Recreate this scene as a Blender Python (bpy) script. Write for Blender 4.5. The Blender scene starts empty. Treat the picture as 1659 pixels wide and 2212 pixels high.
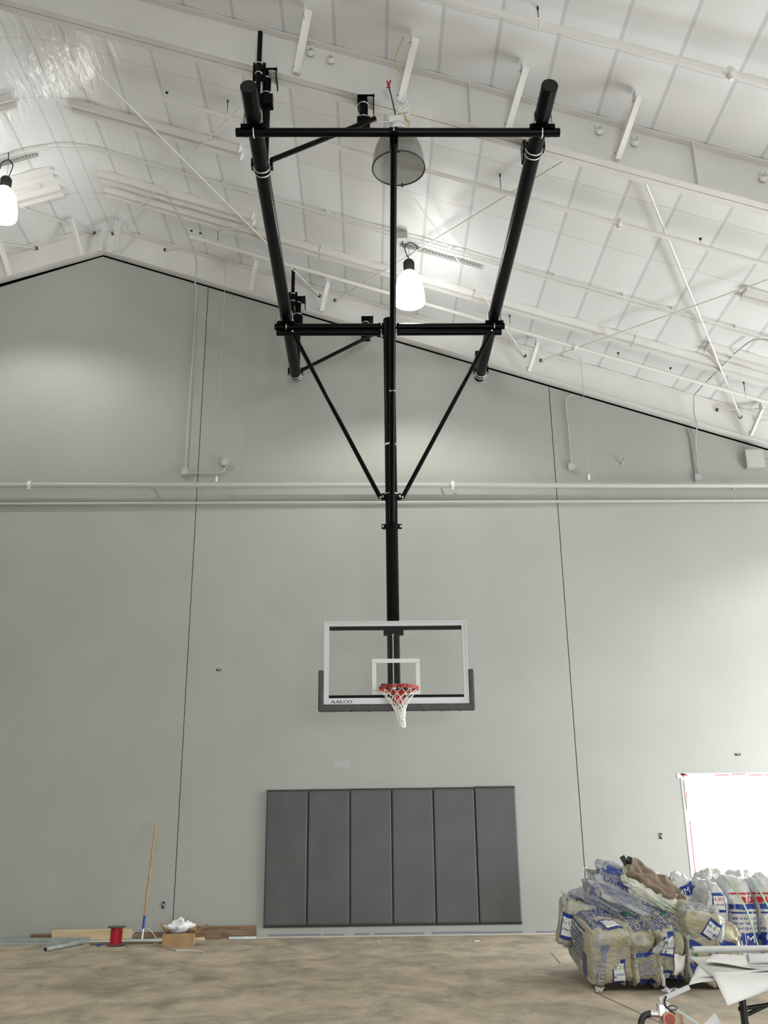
import bpy, bmesh, math, random
from math import pi, sin, cos, sqrt, atan2, exp
from mathutils import Vector, Matrix, noise
from mathutils.bvhtree import BVHTree
random.seed(7)
SC = bpy.context.scene
COL = SC.collection

# ------------------------------------------------------------------ camera
def make_camera():
    yaw, pit, rol = .0172, .3294, -.0117
    f0 = Vector((sin(yaw), cos(yaw), 0)); r0 = Vector((cos(yaw), -sin(yaw), 0)); up = Vector((0, 0, 1))
    f = f0*cos(pit) + up*sin(pit); u = -f0*sin(pit) + up*cos(pit)
    r = r0*cos(rol) + u*sin(rol); u2 = -r0*sin(rol) + u*cos(rol)
    m = Matrix((( r.x, u2.x, -f.x, 0), (r.y, u2.y, -f.y, -14.636), (r.z, u2.z, -f.z, 1.311), (0, 0, 0, 1)))
    cd = bpy.data.cameras.new('camera'); c = bpy.data.objects.new('camera', cd); COL.objects.link(c)
    c.matrix_world = m
    cd.sensor_fit = 'VERTICAL'; cd.sensor_height = 24.0; cd.lens = 2058.0/2212.0*24.0
    cd.clip_start = .05; cd.clip_end = 200
    SC.camera = c
make_camera()

# ------------------------------------------------------------------ light and exposure
SC.view_settings.view_transform = 'Standard'; SC.view_settings.look = 'None'
SC.view_settings.gamma = 1.0; SC.view_settings.use_curve_mapping = False
SC.view_settings.exposure = 0.0
SC.cycles.use_denoising = True
SC.cycles.max_bounces = 10; SC.cycles.diffuse_bounces = 6; SC.cycles.transparent_max_bounces = 16
SC.cycles.sample_clamp_indirect = 6.0
LAMP = 13.0           # emission of a lit lamp dome
SPOT = 340.0          # downward light of a lamp, watts
SKY = 23.0             # daylight outside
w = bpy.data.worlds.new('world'); SC.world = w; w.use_nodes = True
w.node_tree.nodes['Background'].inputs[0].default_value = (.91, .955, 1.0, 1)
w.node_tree.nodes['Background'].inputs[1].default_value = SKY
def portal(name, loc, rot, sx, sy):
    l = bpy.data.lights.new(name, 'AREA'); l.shape = 'RECTANGLE'; l.size = sx; l.size_y = sy; l.cycles.is_portal = True
    o = bpy.data.objects.new(name, l); COL.objects.link(o); o.location = loc; o.rotation_euler = rot
WINX0, WINX1, WINZ0, WINZ1 = 4.69, 7.4, .42, 2.10
portal('window_portal', ((WINX0+WINX1)/2, .13, (WINZ0+WINZ1)/2), (-pi/2, 0, 0), WINX1-WINX0, WINZ1-WINZ0)
portal('right_door_portal', (10.35, -3.9, 1.4), (0, pi/2, 0), 2.8, 5.8)
portal('added_rear_portal', (2.25, -24.1, 1.5), (pi/2, 0, 0), 4.5, 3.0)  # unseen rear opening, added to let daylight in behind the camera

# ------------------------------------------------------------------ materials
def mat(name, col, rough=.6, metal=0, spec=.5, coat=0, emit=0, trans=0, ior=1.45, alpha=1):
    m = bpy.data.materials.new(name); m.use_nodes = True
    b = m.node_tree.nodes['Principled BSDF']
    b.inputs['Base Color'].default_value = (*col, 1); b.inputs['Roughness'].default_value = rough
    b.inputs['Metallic'].default_value = metal; b.inputs['Specular IOR Level'].default_value = spec
    b.inputs['Coat Weight'].default_value = coat; b.inputs['IOR'].default_value = ior
    b.inputs['Transmission Weight'].default_value = trans; b.inputs['Alpha'].default_value = alpha
    if emit:
        b.inputs['Emission Color'].default_value = (1, .98, .93, 1); b.inputs['Emission Strength'].default_value = emit
    return m
def N(m, t, **kw):
    n = m.node_tree.nodes.new(t)
    for k, v in kw.items(): setattr(n, k, v)
    return n
def L(m, a, b): m.node_tree.links.new(a, b)
def mottle(m, c0, c1, scale=3, detail=5, stretch=(1, 1, 1), lo=.35, hi=.65, bump=0, bscale=40, rough=None):
    """base colour varying between two paints / stains over object space"""
    b = m.node_tree.nodes['Principled BSDF']
    g = N(m, 'ShaderNodeNewGeometry'); mp = N(m, 'ShaderNodeMapping'); mp.inputs['Scale'].default_value = stretch
    L(m, g.outputs['Position'], mp.inputs['Vector'])
    n = N(m, 'ShaderNodeTexNoise'); n.inputs['Scale'].default_value = scale; n.inputs['Detail'].default_value = detail
    L(m, mp.outputs[0], n.inputs['Vector'])
    r = N(m, 'ShaderNodeValToRGB'); r.color_ramp.elements[0].position = lo; r.color_ramp.elements[1].position = hi
    r.color_ramp.elements[0].color = (*c0, 1); r.color_ramp.elements[1].color = (*c1, 1)
    L(m, n.outputs[0], r.inputs[0]); L(m, r.outputs[0], b.inputs['Base Color'])
    if bump:
        n2 = N(m, 'ShaderNodeTexNoise'); n2.inputs['Scale'].default_value = bscale; n2.inputs['Detail'].default_value = 4
        L(m, mp.outputs[0], n2.inputs['Vector'])
        bp = N(m, 'ShaderNodeBump'); bp.inputs['Strength'].default_value = bump; bp.inputs['Distance'].default_value = .02
        L(m, n2.outputs[0], bp.inputs['Height']); L(m, bp.outputs[0], b.inputs['Normal'])
    return m

M = {}
M['wall'] = mottle(mat('grey_wall_paint', (.37, .378, .348), .55), (.36, .368, .34), (.384, .391, .360), .8, 3, bump=.05, bscale=60)
M['seam'] = mat('wall_seam', (.12, .12, .11), .9)
M['void'] = mat('dark_gap', (.006, .006, .006), 1, spec=0)
M['steel_white'] = mottle(mat('white_painted_steel', (.74, .735, .71), .45), (.71, .705, .68), (.77, .765, .74), 1.5, 4)
M['pipe_white'] = mat('white_painted_pipe', (.78, .77, .74), .38)
M['pipe_grey'] = mat('wall_painted_pipe', (.46, .465, .445), .4)
M['black'] = mat('black_powder_coat', (.0018, .0018, .0022), .30, spec=.14)
M['blackend'] = mat('black_end_cap', (.005, .005, .006), .6)
M['zinc'] = mat('zinc_plated_steel', (.75, .75, .73), .28, metal=.9)
M['alu'] = mat('brushed_aluminium', (.60, .61, .61), .42, metal=.35)
M['padding'] = mottle(mat('grey_edge_padding', (.07, .07, .07), .55), (.062, .06, .06), (.08, .078, .076), 9)
M['orange'] = mat('orange_rim_paint', (.42, .03, .015), .35)
M['net'] = mat('white_net_cord', (.85, .84, .80), .8)
M['white_paint'] = mat('white_line_paint', (.78, .79, .77), .5)
M['matpad'] = mottle(mat('grey_vinyl', (.07, .07, .068), .42), (.068, .07, .066), (.080, .080, .078), 2, bump=.06, bscale=120)
M['matedge'] = mat('vinyl_edge', (.03, .03, .03), .5)
M['dark'] = mat('dark_plastic', (.015, .015, .016), .5)
M['housing'] = mat('lamp_housing', (.035, .033, .032), .5)
M['lamp'] = mat('lit_acrylic_dome', (.9, .9, .88), .4, emit=LAMP)
M['paper'] = mottle(mat('white_paper', (.72, .72, .70), .7), (.70, .70, .69), (.76, .76, .74), 5)
M['wood'] = mottle(mat('broom_wood', (.42, .24, .10), .5), (.36, .19, .08), (.5, .3, .14), 6, stretch=(6, 6, .6))
M['pine'] = mottle(mat('pine_board', (.60, .47, .28), .7), (.52, .39, .22), (.68, .56, .36), 4, stretch=(.5, 5, 8))
M['oldwood'] = mottle(mat('brown_board', (.2, .12, .07), .8), (.13, .08, .05), (.27, .18, .11), 4, stretch=(.6, 5, 10))
M['galv'] = mottle(mat('galvanised_steel', (.5, .56, .55), .38, metal=.6), (.45, .52, .50), (.62, .68, .66), 5)
M['cardboard'] = mottle(mat('brown_cardboard', (.34, .21, .10), .8), (.31, .19, .09), (.38, .24, .12), 6)
M['blue'] = mat('blue_paint', (.03, .06, .30), .5)
M['red'] = mat('red_wire', (.45, .01, .02), .5)
M['yellow'] = mat('yellow_cord', (.55, .44, .20), .6)
M['whiteplastic'] = mat('white_plastic_film', (.82, .83, .84), .3, spec=.6)
M['kraft'] = mottle(mat('kraft_paper', (.20, .145, .105), .7), (.16, .115, .08), (.26, .19, .14), 5, bump=.9, bscale=7)
M['ink_blue'] = mat('print_blue', (.02, .05, .26), .35)
M['ink_green'] = mat('print_green', (.03, .22, .06), .35)
M['ink_red'] = mat('print_red', (.5, .02, .03), .35)
M['ink_grey'] = mat('print_grey_blue', (.20, .22, .34), .4)
M['ink_white'] = mat('print_white', (.8, .8, .78), .4)
M['ink_black'] = mat('print_black', (.02, .02, .02), .5)
M['strap'] = mat('pale_green_strap', (.45, .70, .50), .4)
M['tape'] = mat('pink_tape', (.60, .10, .13), .6)

# ceiling liner: white film over steel bands, wrinkled
def liner_material():
    m = mat('white_ceiling_liner', (.8, .81, .82), .32, spec=.5)
    b = m.node_tree.nodes['Principled BSDF']
    g = N(m, 'ShaderNodeNewGeometry'); s = N(m, 'ShaderNodeSeparateXYZ'); L(m, g.outputs['Position'], s.inputs[0])
    def ma(op, a, v=None, c=None):
        n = N(m, 'ShaderNodeMath', operation=op)
        for i, q in enumerate((a, v, c)):
            if q is None: continue
            if isinstance(q, (int, float)): n.inputs[i].default_value = q
            else: L(m, q, n.inputs[i])
        return n.outputs[0]
    u = ma('ABSOLUTE', ma('ADD', s.outputs[0], 4.7))
    fr = ma('ABSOLUTE', ma('SUBTRACT', ma('FRACT', ma('ADD', ma('DIVIDE', ma('SUBTRACT', u, .037), .6135), .5)), .5))
    st = ma('MULTIPLY', ma('LESS_THAN', fr, .032), ma('GREATER_THAN', u, .3))
    st2 = ma('LESS_THAN', ma('ABSOLUTE', ma('SUBTRACT', u, .14)), .015)
    fy = ma('ABSOLUTE', ma('SUBTRACT', ma('FRACT', ma('ADD', ma('DIVIDE', ma('ADD', s.outputs[1], 1.16), 1.09), .5)), .5))
    band = ma('LESS_THAN', fy, .007)
    tot = ma('MAXIMUM', ma('MAXIMUM', ma('MULTIPLY', st, .85), ma('MULTIPLY', st2, .6)), ma('MULTIPLY', band, .8))
    mx = N(m, 'ShaderNodeMixRGB'); mx.inputs[1].default_value = (.80, .81, .82, 1); mx.inputs[2].default_value = (.60, .61, .62, 1)
    L(m, tot, mx.inputs[0]); L(m, mx.outputs[0], b.inputs['Base Color'])
    # wrinkles of the film, strongest round the ridge
    near = ma('MAXIMUM', ma('SUBTRACT', 1.0, ma('DIVIDE', u, 1.9)), .03)
    mp = N(m, 'ShaderNodeMapping'); mp.inputs['Scale'].default_value = (7, 1.8, 7); mp.inputs['Rotation'].default_value = (0, 0, .6)
    L(m, g.outputs['Position'], mp.inputs['Vector'])
    n1 = N(m, 'ShaderNodeTexNoise'); n1.inputs['Scale'].default_value = 1.6; n1.inputs['Detail'].default_value = 5
    n1.inputs['Distortion'].default_value = .6
    L(m, mp.outputs[0], n1.inputs['Vector'])
    n2 = N(m, 'ShaderNodeTexNoise'); n2.inputs['Scale'].default_value = .9; L(m, g.outputs['Position'], n2.inputs['Vector'])
    h = ma('MULTIPLY', ma('MULTIPLY', n1.outputs[0], near), n2.outputs[0])
    bp = N(m, 'ShaderNodeBump'); bp.inputs['Strength'].default_value = .6; bp.inputs['Distance'].default_value = .08
    L(m, h, bp.inputs['Height']); L(m, bp.outputs[0], b.inputs['Normal'])
    rg = ma('ADD', ma('MULTIPLY', ma('SUBTRACT', 1.0, near), .30), .09)
    L(m, rg, b.inputs['Roughness'])
    return m
M['liner'] = liner_material()

def concrete():
    m = mat('bare_concrete', (.3, .26, .22), .75)
    b = m.node_tree.nodes['Principled BSDF']
    g = N(m, 'ShaderNodeNewGeometry')
    mp = N(m, 'ShaderNodeMapping'); mp.inputs['Scale'].default_value = (.9, .62, 1); L(m, g.outputs['Position'], mp.inputs['Vector'])
    n = N(m, 'ShaderNodeTexNoise'); n.inputs['Scale'].default_value = 1.9; n.inputs['Detail'].default_value = 11; n.inputs['Roughness'].default_value = .68
    n.inputs['Distortion'].default_value = .8; L(m, mp.outputs[0], n.inputs['Vector'])
    r = N(m, 'ShaderNodeValToRGB'); e = r.color_ramp.elements
    e[0].position = .30; e[0].color = (.22, .20, .165, 1); e[1].position = .72; e[1].color = (.56, .47, .37, 1)
    x = e.new(.48); x.color = (.39, .33, .25, 1); x = e.new(.60); x.color = (.48, .40, .30, 1)
    L(m, n.outputs[0], r.inputs[0])
    n2 = N(m, 'ShaderNodeTexNoise'); n2.inputs['Scale'].default_value = 2.2; n2.inputs['Detail'].default_value = 8; n2.inputs['Roughness'].default_value = .75
    L(m, mp.outputs[0], n2.inputs['Vector'])
    r2 = N(m, 'ShaderNodeValToRGB'); e = r2.color_ramp.elements
    e[0].position = .44; e[0].color = (1, 1, 1, 1); e[1].position = .60; e[1].color = (.74, .77, .74, 1)
    L(m, n2.outputs[0], r2.inputs[0])
    mx = N(m, 'ShaderNodeMixRGB', blend_type='MULTIPLY'); mx.inputs[0].default_value = 1
    L(m, r.outputs[0], mx.inputs[1]); L(m, r2.outputs[0], mx.inputs[2]); L(m, mx.outputs[0], b.inputs['Base Color'])
    bp = N(m, 'ShaderNodeBump'); bp.inputs['Strength'].default_value = .12; bp.inputs['Distance'].default_value = .02
    L(m, n2.outputs[0], bp.inputs['Height']); L(m, bp.outputs[0], b.inputs['Normal'])
    return m
M['concrete'] = concrete()

def film_glass(name, tint, mixf, rough=.05):
    m = bpy.data.materials.new(name); m.use_nodes = True; nt = m.node_tree; nt.nodes.clear()
    o = N(m, 'ShaderNodeOutputMaterial'); t = N(m, 'ShaderNodeBsdfTransparent'); t.inputs[0].default_value = (*tint, 1)
    gl = N(m, 'ShaderNodeBsdfPrincipled'); gl.inputs['Base Color'].default_value = (.5, .5, .47, 1); gl.inputs['Roughness'].default_value = rough
    mx = N(m, 'ShaderNodeMixShader'); mx.inputs[0].default_value = mixf
    L(m, t.outputs[0], mx.inputs[1]); L(m, gl.outputs[0], mx.inputs[2]); L(m, mx.outputs[0], o.inputs[0])
    return m
M['film'] = film_glass('translucent_film', (.95, .95, .95), .55, .3)
M['film'].node_tree.nodes['Principled BSDF'].inputs['Base Color'].default_value = (.75, .76, .78, 1)
M['glass'] = film_glass('tempered_glass', (.978, .99, .984), .025)
M['acrylic'] = film_glass('clear_grey_acrylic', (.80, .80, .78), .42, .18)
M['shell'] = film_glass('clear_lamp_shell', (.95, .95, .95), .30, .15)

def insulation_mat(name, fibre, film, seed):
    """yellowish glass-wool batts seen through printed plastic film"""
    m = mat(name, fibre, .34, spec=.55, coat=.25)
    b = m.node_tree.nodes['Principled BSDF']
    g = N(m, 'ShaderNodeNewGeometry')
    mp = N(m, 'ShaderNodeMapping'); mp.inputs['Location'].default_value = (seed, seed*1.7, seed*.3); L(m, g.outputs['Position'], mp.inputs['Vector'])
    n = N(m, 'ShaderNodeTexNoise'); n.inputs['Scale'].default_value = 4.5; n.inputs['Detail'].default_value = 6; n.inputs['Distortion'].default_value = 1.2
    L(m, mp.outputs[0], n.inputs['Vector'])
    r = N(m, 'ShaderNodeValToRGB'); e = r.color_ramp.elements
    e[0].position = .42; e[0].color = (*fibre, 1); e[1].position = .62; e[1].color = (*film, 1)
    L(m, n.outputs[0], r.inputs[0]); L(m, r.outputs[0], b.inputs['Base Color'])
    n2 = N(m, 'ShaderNodeTexNoise'); n2.inputs['Scale'].default_value = 9; n2.inputs['Detail'].default_value = 8; n2.inputs['Distortion'].default_value = 3.0
    L(m, mp.outputs[0], n2.inputs['Vector'])
    bp = N(m, 'ShaderNodeBump'); bp.inputs['Strength'].default_value = .85; bp.inputs['Distance'].default_value = .035
    L(m, n2.outputs[0], bp.inputs['Height']); L(m, bp.outputs[0], b.inputs['Normal'])
    return m
M['bag_cream'] = insulation_mat('cream_insulation_in_film', (.48, .43, .28), (.46, .47, .44), 1.3)
M['bag_grey'] = insulation_mat('grey_printed_film', (.30, .32, .36), (.50, .50, .49), 4.1)
M['bag_white'] = insulation_mat('white_insulation_in_film', (.68, .67, .62), (.74, .76, .80), 7.7)
M['fibre'] = mottle(mat('loose_glass_wool', (.60, .62, .50), .95), (.50, .54, .42), (.76, .76, .68), 7, bump=.9, bscale=22)

# ------------------------------------------------------------------ mesh helpers
SPLIT = {'bolt', 'screw', 'clamp_ear', 'nailing_strip', 'mount_bolt', 'padding_screw', 'fixing_bolt', 'leg_rail', 'folding_brace', 'board_mount', 'conduit_stub', 'mast_clamp_ear'}
class MB:
    def __init__(s): s.v = []; s.f = []; s.sm = []; s.mi = []; s.m = 0
    def add(s, vs, fs, smooth=False):
        o = len(s.v); s.v += [Vector(v) for v in vs]
        for f in fs: s.f.append([i+o for i in f]); s.sm.append(smooth); s.mi.append(s.m)
        return s
    def box(s, c, d, R=None, bev=0):
        hx, hy, hz = d[0]/2, d[1]/2, d[2]/2; c = Vector(c)
        if bev <= 0:
            vs = [Vector((x, y, z)) for x in (-hx, hx) for y in (-hy, hy) for z in (-hz, hz)]
            fs = [(0, 1, 3, 2), (4, 6, 7, 5), (0, 4, 5, 1), (2, 3, 7, 6), (0, 2, 6, 4), (1, 5, 7, 3)]
        else:
            bm = bmesh.new(); bmesh.ops.create_cube(bm, size=1)
            for v in bm.verts: v.co = Vector((v.co.x*d[0], v.co.y*d[1], v.co.z*d[2]))
            bmesh.ops.bevel(bm, geom=bm.edges[:], offset=bev, segments=2, profile=.6, affect='EDGES')
            bm.verts.index_update(); vs = [v.co.copy() for v in bm.verts]; fs = [[v.index for v in f.verts] for f in bm.faces]; bm.free()
        if R is not None: vs = [R @ v for v in vs]
        return s.add([c+v for v in vs], fs)
    def tube(s, pts, r, n=10, cap=True, closed=False):
        pts = [Vector(p) for p in pts]; k = len(pts)
        rs = r if isinstance(r, (list, tuple)) else [r]*k
        vs = []; prev = None
        for i, p in enumerate(pts):
            if closed: t = pts[(i+1) % k]-pts[i-1]
            else: t = pts[min(i+1, k-1)]-pts[max(i-1, 0)]
            t.normalize()
            if prev is None:
                a = Vector((0, 0, 1)) if abs(t.z) < .9 else Vector((1, 0, 0)); u = t.cross(a).normalized()
            else: u = (prev - t*prev.dot(t)).normalized()
            prev = u; w = t.cross(u)
            for j in range(n):
                q = 2*pi*j/n; vs.append(p+(u*cos(q)+w*sin(q))*rs[i])
        fs = []
        for i in range(k if closed else k-1):
            i2 = (i+1) % k
            for j in range(n): fs.append((i*n+j, i*n+(j+1) % n, i2*n+(j+1) % n, i2*n+j))
        s.add(vs, fs, True)
        if cap and not closed:
            s.add(vs[:n], [tuple(range(n-1, -1, -1))]); s.add(vs[-n:], [tuple(range(n))])
        return s
    def pipe(s, a, b, r, n=24, wall=None):
        """straight pipe; with wall it is open and hollow at both ends"""
        if wall is None: return s.tube([a, b], r, n)
        a, b = Vector(a), Vector(b)
        s.tube([a, b], r, n, cap=False); s.tube([b, a], r-wall, n, cap=False)
        t = (b-a).normalized()
        for p in (a, b):
            s.ring(p, t, r-wall, r, n)
        s.tube([a+(b-a)*.35, a+(b-a)*.36], r-wall, n)
        return s
    def ring(s, c, t, r0, r1, n=24):
        c = Vector(c); t = Vector(t).normalized(); a = Vector((0, 0, 1)) if abs(t.z) < .9 else Vector((1, 0, 0))
        u = t.cross(a).normalized(); w = t.cross(u)
        vs = [c+(u*cos(2*pi*j/n)+w*sin(2*pi*j/n))*r for r in (r0, r1) for j in range(n)]
        return s.add(vs, [(j, (j+1) % n, n+(j+1) % n, n+j) for j in range(n)])
    def lathe(s, prof, c, n=32, axis=(0, 0, 1), cap=False):
        c = Vector(c); t = Vector(axis).normalized(); a = Vector((1, 0, 0)) if abs(t.x) < .9 else Vector((0, 1, 0))
        u = t.cross(a).normalized(); w = t.cross(u); vs = []
        for (r, h) in prof:
            for j in range(n): vs.append(c+t*h+(u*cos(2*pi*j/n)+w*sin(2*pi*j/n))*r)
        fs = [(i*n+j, i*n+(j+1) % n, (i+1)*n+(j+1) % n, (i+1)*n+j) for i in range(len(prof)-1) for j in range(n)]
        s.add(vs, fs, True)
        if cap:
            s.add(vs[:n], [tuple(range(n))]); s.add(vs[-n:], [tuple(range(n))])
        return s
    def sweep(s, prof, a, b, U, W, cap=True):
        """closed 2D profile (u, w) swept from a to b"""
        a, b, U, W = Vector(a), Vector(b), Vector(U), Vector(W); n = len(prof)
        vs = [a+U*p+W*q for p, q in prof]+[b+U*p+W*q for p, q in prof]
        fs = [(j, (j+1) % n, n+(j+1) % n, n+j) for j in range(n)]
        if cap: fs += [tuple(range(n-1, -1, -1)), tuple(range(n, 2*n))]
        return s.add(vs, fs)
    def grid(s, fn, nu, nv, smooth=True, wrap=False):
        vs = [fn(i/(nu-1), j/(nv-1)) for i in range(nu) for j in range(nv)]
        return s.add(vs, [(i*nv+j, i*nv+j+1, (i+1)*nv+j+1, (i+1)*nv+j) for i in range(nu-1) for j in range(nv-1)], smooth)
    def pieces(s):
        key = {}; par = list(range(len(s.v)))
        def find(i):
            while par[i] != i: par[i] = par[par[i]]; i = par[i]
            return i
        for i, v in enumerate(s.v):
            k = (round(v.x, 4), round(v.y, 4), round(v.z, 4))
            if k in key: par[find(i)] = find(key[k])
            else: key[k] = i
        for f in s.f:
            for i in f[1:]: par[find(i)] = find(f[0])
        gr = {}
        for fi, f in enumerate(s.f): gr.setdefault(find(f[0]), []).append(fi)
        out = []
        for fl in gr.values():
            mb = MB(); mp = {}
            for fi in fl:
                ff = []
                for i in s.f[fi]:
                    if i not in mp: mp[i] = len(mb.v); mb.v.append(s.v[i])
                    ff.append(mp[i])
                mb.f.append(ff); mb.sm.append(s.sm[fi]); mb.mi.append(s.mi[fi])
            out.append(mb)
        return out
    def build(s, name, m, parent=None, thick=0, offset=-1):
        if parent is not None and name in SPLIT:
            ps = s.pieces()
            if 1 < len(ps) <= 40:
                for p in ps: o = p._build(name, m, parent, thick, offset)
                return o
        return s._build(name, m, parent, thick, offset)
    def _build(s, name, m, parent=None, thick=0, offset=-1):
        me = bpy.data.meshes.new(name)
        root = Vector((0, 0, 0))
        q = parent
        while q is not None: root += q.location; q = q.parent
        ms = m if isinstance(m, (list, tuple)) else [m]
        if parent is None:
            lo = Vector((min(v.x for v in s.v), min(v.y for v in s.v), min(v.z for v in s.v)))
            hi = Vector((max(v.x for v in s.v), max(v.y for v in s.v), max(v.z for v in s.v)))
            loc = Vector(((lo.x+hi.x)/2, (lo.y+hi.y)/2, lo.z))
        else: loc = Vector((0, 0, 0))
        me.from_pydata([tuple(v-root-loc) for v in s.v], [], s.f)
        for k in ms: me.materials.append(M[k])
        me.update()
        for p, sm, mi in zip(me.polygons, s.sm, s.mi): p.use_smooth = sm; p.material_index = mi
        bm = bmesh.new(); bm.from_mesh(me); bmesh.ops.recalc_face_normals(bm, faces=bm.faces[:]); bm.to_mesh(me); bm.free()
        o = bpy.data.objects.new(name, me); COL.objects.link(o); o.location = loc
        if parent is not None: o.parent = parent
        if thick:
            md = o.modifiers.new('thickness', 'SOLIDIFY'); md.thickness = thick; md.offset = offset
        return o
def tag(o, label, cat, group=None, kind=None):
    o['label'] = label; o['category'] = cat
    if group: o['group'] = group
    if kind: o['kind'] = kind
    return o
def thing(name, loc, label, cat, group=None):
    o = bpy.data.objects.new(name, None); COL.objects.link(o); o.location = loc; o.empty_display_size = .1
    return tag(o, label, cat, group)
def struct(o, label=None):
    o['kind'] = 'structure'
    if label: o['label'] = label
    return o
def catmull(P, n=8):
    P = [Vector(p) for p in P]; out = []
    for i in range(len(P)-1):
        p0 = P[max(i-1, 0)]; p1 = P[i]; p2 = P[i+1]; p3 = P[min(i+2, len(P)-1)]
        for k in range(n):
            t = k/n; out.append(.5*((2*p1)+(p2-p0)*t+(2*p0-5*p1+4*p2-p3)*t*t+(3*p1-p0-3*p2+p3)*t**3))
    return out+[P[-1]]

# ------------------------------------------------------------------ the hall
RX, RZ = -4.70, 11.74
XL, XR, YF = -19.7, 10.3, -24.0
def roofz(x): return RZ-abs(x-RX)/3
def linerz(x):
    u = abs(x-RX)
    z = RZ-u/3 if u > .62 else RZ-(u*u+.62*.62)/(6*.62)
    fr = ((u-.037)/.6135) % 1.0
    return z - .012*sin(pi*fr)
# floor
MB().box(((XL+XR)/2, YF/2+.5, -.1), (XR-XL+.8, -YF+1.6, .2)).build('floor', 'concrete').update_tag()
struct(bpy.data.objects['floor'], 'bare mottled concrete floor slab')

# far gable wall in panels with open joints and a window opening
def wall_back():
    mb = MB(); y0, y1 = 0.0, .16
    def top(x): return RZ-.57-abs(x-RX)/3-(.105 if x < RX-.05 else .02)
    seams = [XL-.2, -14.56, -8.68, -2.797, 3.087, 8.97, XR+.2]
    for a, b in zip(seams[:-1], seams[1:]):
        a += .006; b -= .006
        xs = [a] + ([RX] if a < RX < b else []) + [b]
        if a < WINX0 < b:
            # panel with the window opening: left, below, above, right
            for (p, q, z0, z1) in ((a, WINX0, 0, None), (WINX0, WINX1, 0, WINZ0), (WINX0, WINX1, WINZ1, None), (WINX1, b, 0, None)):
                za = z1 if z1 is not None else top(p); zb = z1 if z1 is not None else top(q)
                mb.sweep([(p, z0), (q, z0), (q, zb), (p, za)], (0, y0, 0), (0, y1, 0), (1, 0, 0), (0, 0, 1))
        else:
            mb.sweep([(a, 0), (b, 0)]+[(x, top(x)) for x in reversed(xs)], (0, y0, 0), (0, y1, 0), (1, 0, 0), (0, 0, 1))
    o = mb.build('wall_back', 'wall'); struct(o, 'tall light grey gable wall of wide panels')
    mb = MB()
    pts = [(XL-.2, 0), (WINX0, 0), (WINX0, RZ-3.2)]
    mb.sweep([(XL-.2, 0), (WINX0-.02, 0), (WINX0-.02, roofz(WINX0)+.1), (RX, RZ+.1), (XL-.2, roofz(XL-.2)+.1)], (0, .17, 0), (0, .2, 0), (1, 0, 0), (0, 0, 1))
    mb.sweep([(WINX1+.02, 0), (XR+.2, 0), (XR+.2, roofz(XR+.2)+.1), (WINX1+.02, roofz(WINX1)+.1)], (0, .17, 0), (0, .2, 0), (1, 0, 0), (0, 0, 1))
    mb.sweep([(WINX0-.02, WINZ1+.02), (WINX1+.02, WINZ1+.02), (WINX1+.02, roofz(WINX1)+.1), (WINX0-.02, roofz(WINX0)+.1)], (0, .17, 0), (0, .2, 0), (1, 0, 0), (0, 0, 1))
    mb.box(((WINX0+WINX1)/2, .185, WINZ0/2-.01), (WINX1-WINX0+.04, .03, WINZ0-.02))
    struct(mb.build('trim_1', 'void'), 'dark cavity behind the wall panel joints')
wall_back()
def wall_x(name, x, holes, label):
    mb = MB(); s = 1 if x > RX else -1
    H = roofz(x)+.15
    ys = YF-.2
    segs = []; y = ys
    for (a, b, z0, z1) in holes: segs.append((y, a, 0, H)); segs.append((a, b, z1, H)); y = b
    segs.append((y, .2, 0, H))
    for a, b, z0, z1 in segs: mb.box((x+s*.1, (a+b)/2, (z0+z1)/2), (.2, b-a, z1-z0))
    struct(mb.build(name, 'wall'), label)
wall_x('wall_right', XR, [(-6.8, -1.0, 0, 2.8)], 'grey side wall with a tall doorway')
wall_x('wall_left', XL, [], 'grey side wall')
def wall_front():  # unseen end wall; its wide opening is added to bring daylight in
    mb = MB()
    for p, q, z0 in ((XL-.2, RX, 0), (RX, 0, 0), (0, 4.5, 3.0), (4.5, XR+.2, 0)):
        mb.sweep([(p, z0), (q, z0), (q, roofz(q)+.1), (p, roofz(p)+.1)], (0, YF-.2, 0), (0, YF, 0), (1, 0, 0), (0, 0, 1))
    struct(mb.build('wall_front', 'wall'), 'grey gable wall behind the viewer with an opening added for daylight')
wall_front()
def ceiling():
    xs = []; x = XL-.1
    while x < XR+.1: xs.append(x); x += .0511
    xs.append(XR+.1); n = len(xs)
    mb = MB(); ys = [YF-.1, .17]
    vs = [(x, y, linerz(x)) for y in ys for x in xs]
    mb.add(vs, [(i, i+1, n+i+1, n+i) for i in range(n-1)], True)
    struct(mb.build('ceiling', 'liner'), 'white fabric liner stretched under the pitched roof')
    mb = MB()
    mb.sweep([(XL-.4, roofz(XL-.4)+.12), (RX, RZ+.12), (XR+.4, roofz(XR+.4)+.12), (XR+.4, roofz(XR+.4)+.2), (RX, RZ+.2), (XL-.4, roofz(XL-.4)+.2)],
             (0, YF-.2, 0), (0, .2, 0), (1, 0, 0), (0, 0, 1))
    struct(mb.build('roof', 'steel_white'), 'pitched roof deck above the liner')
ceiling()

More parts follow.
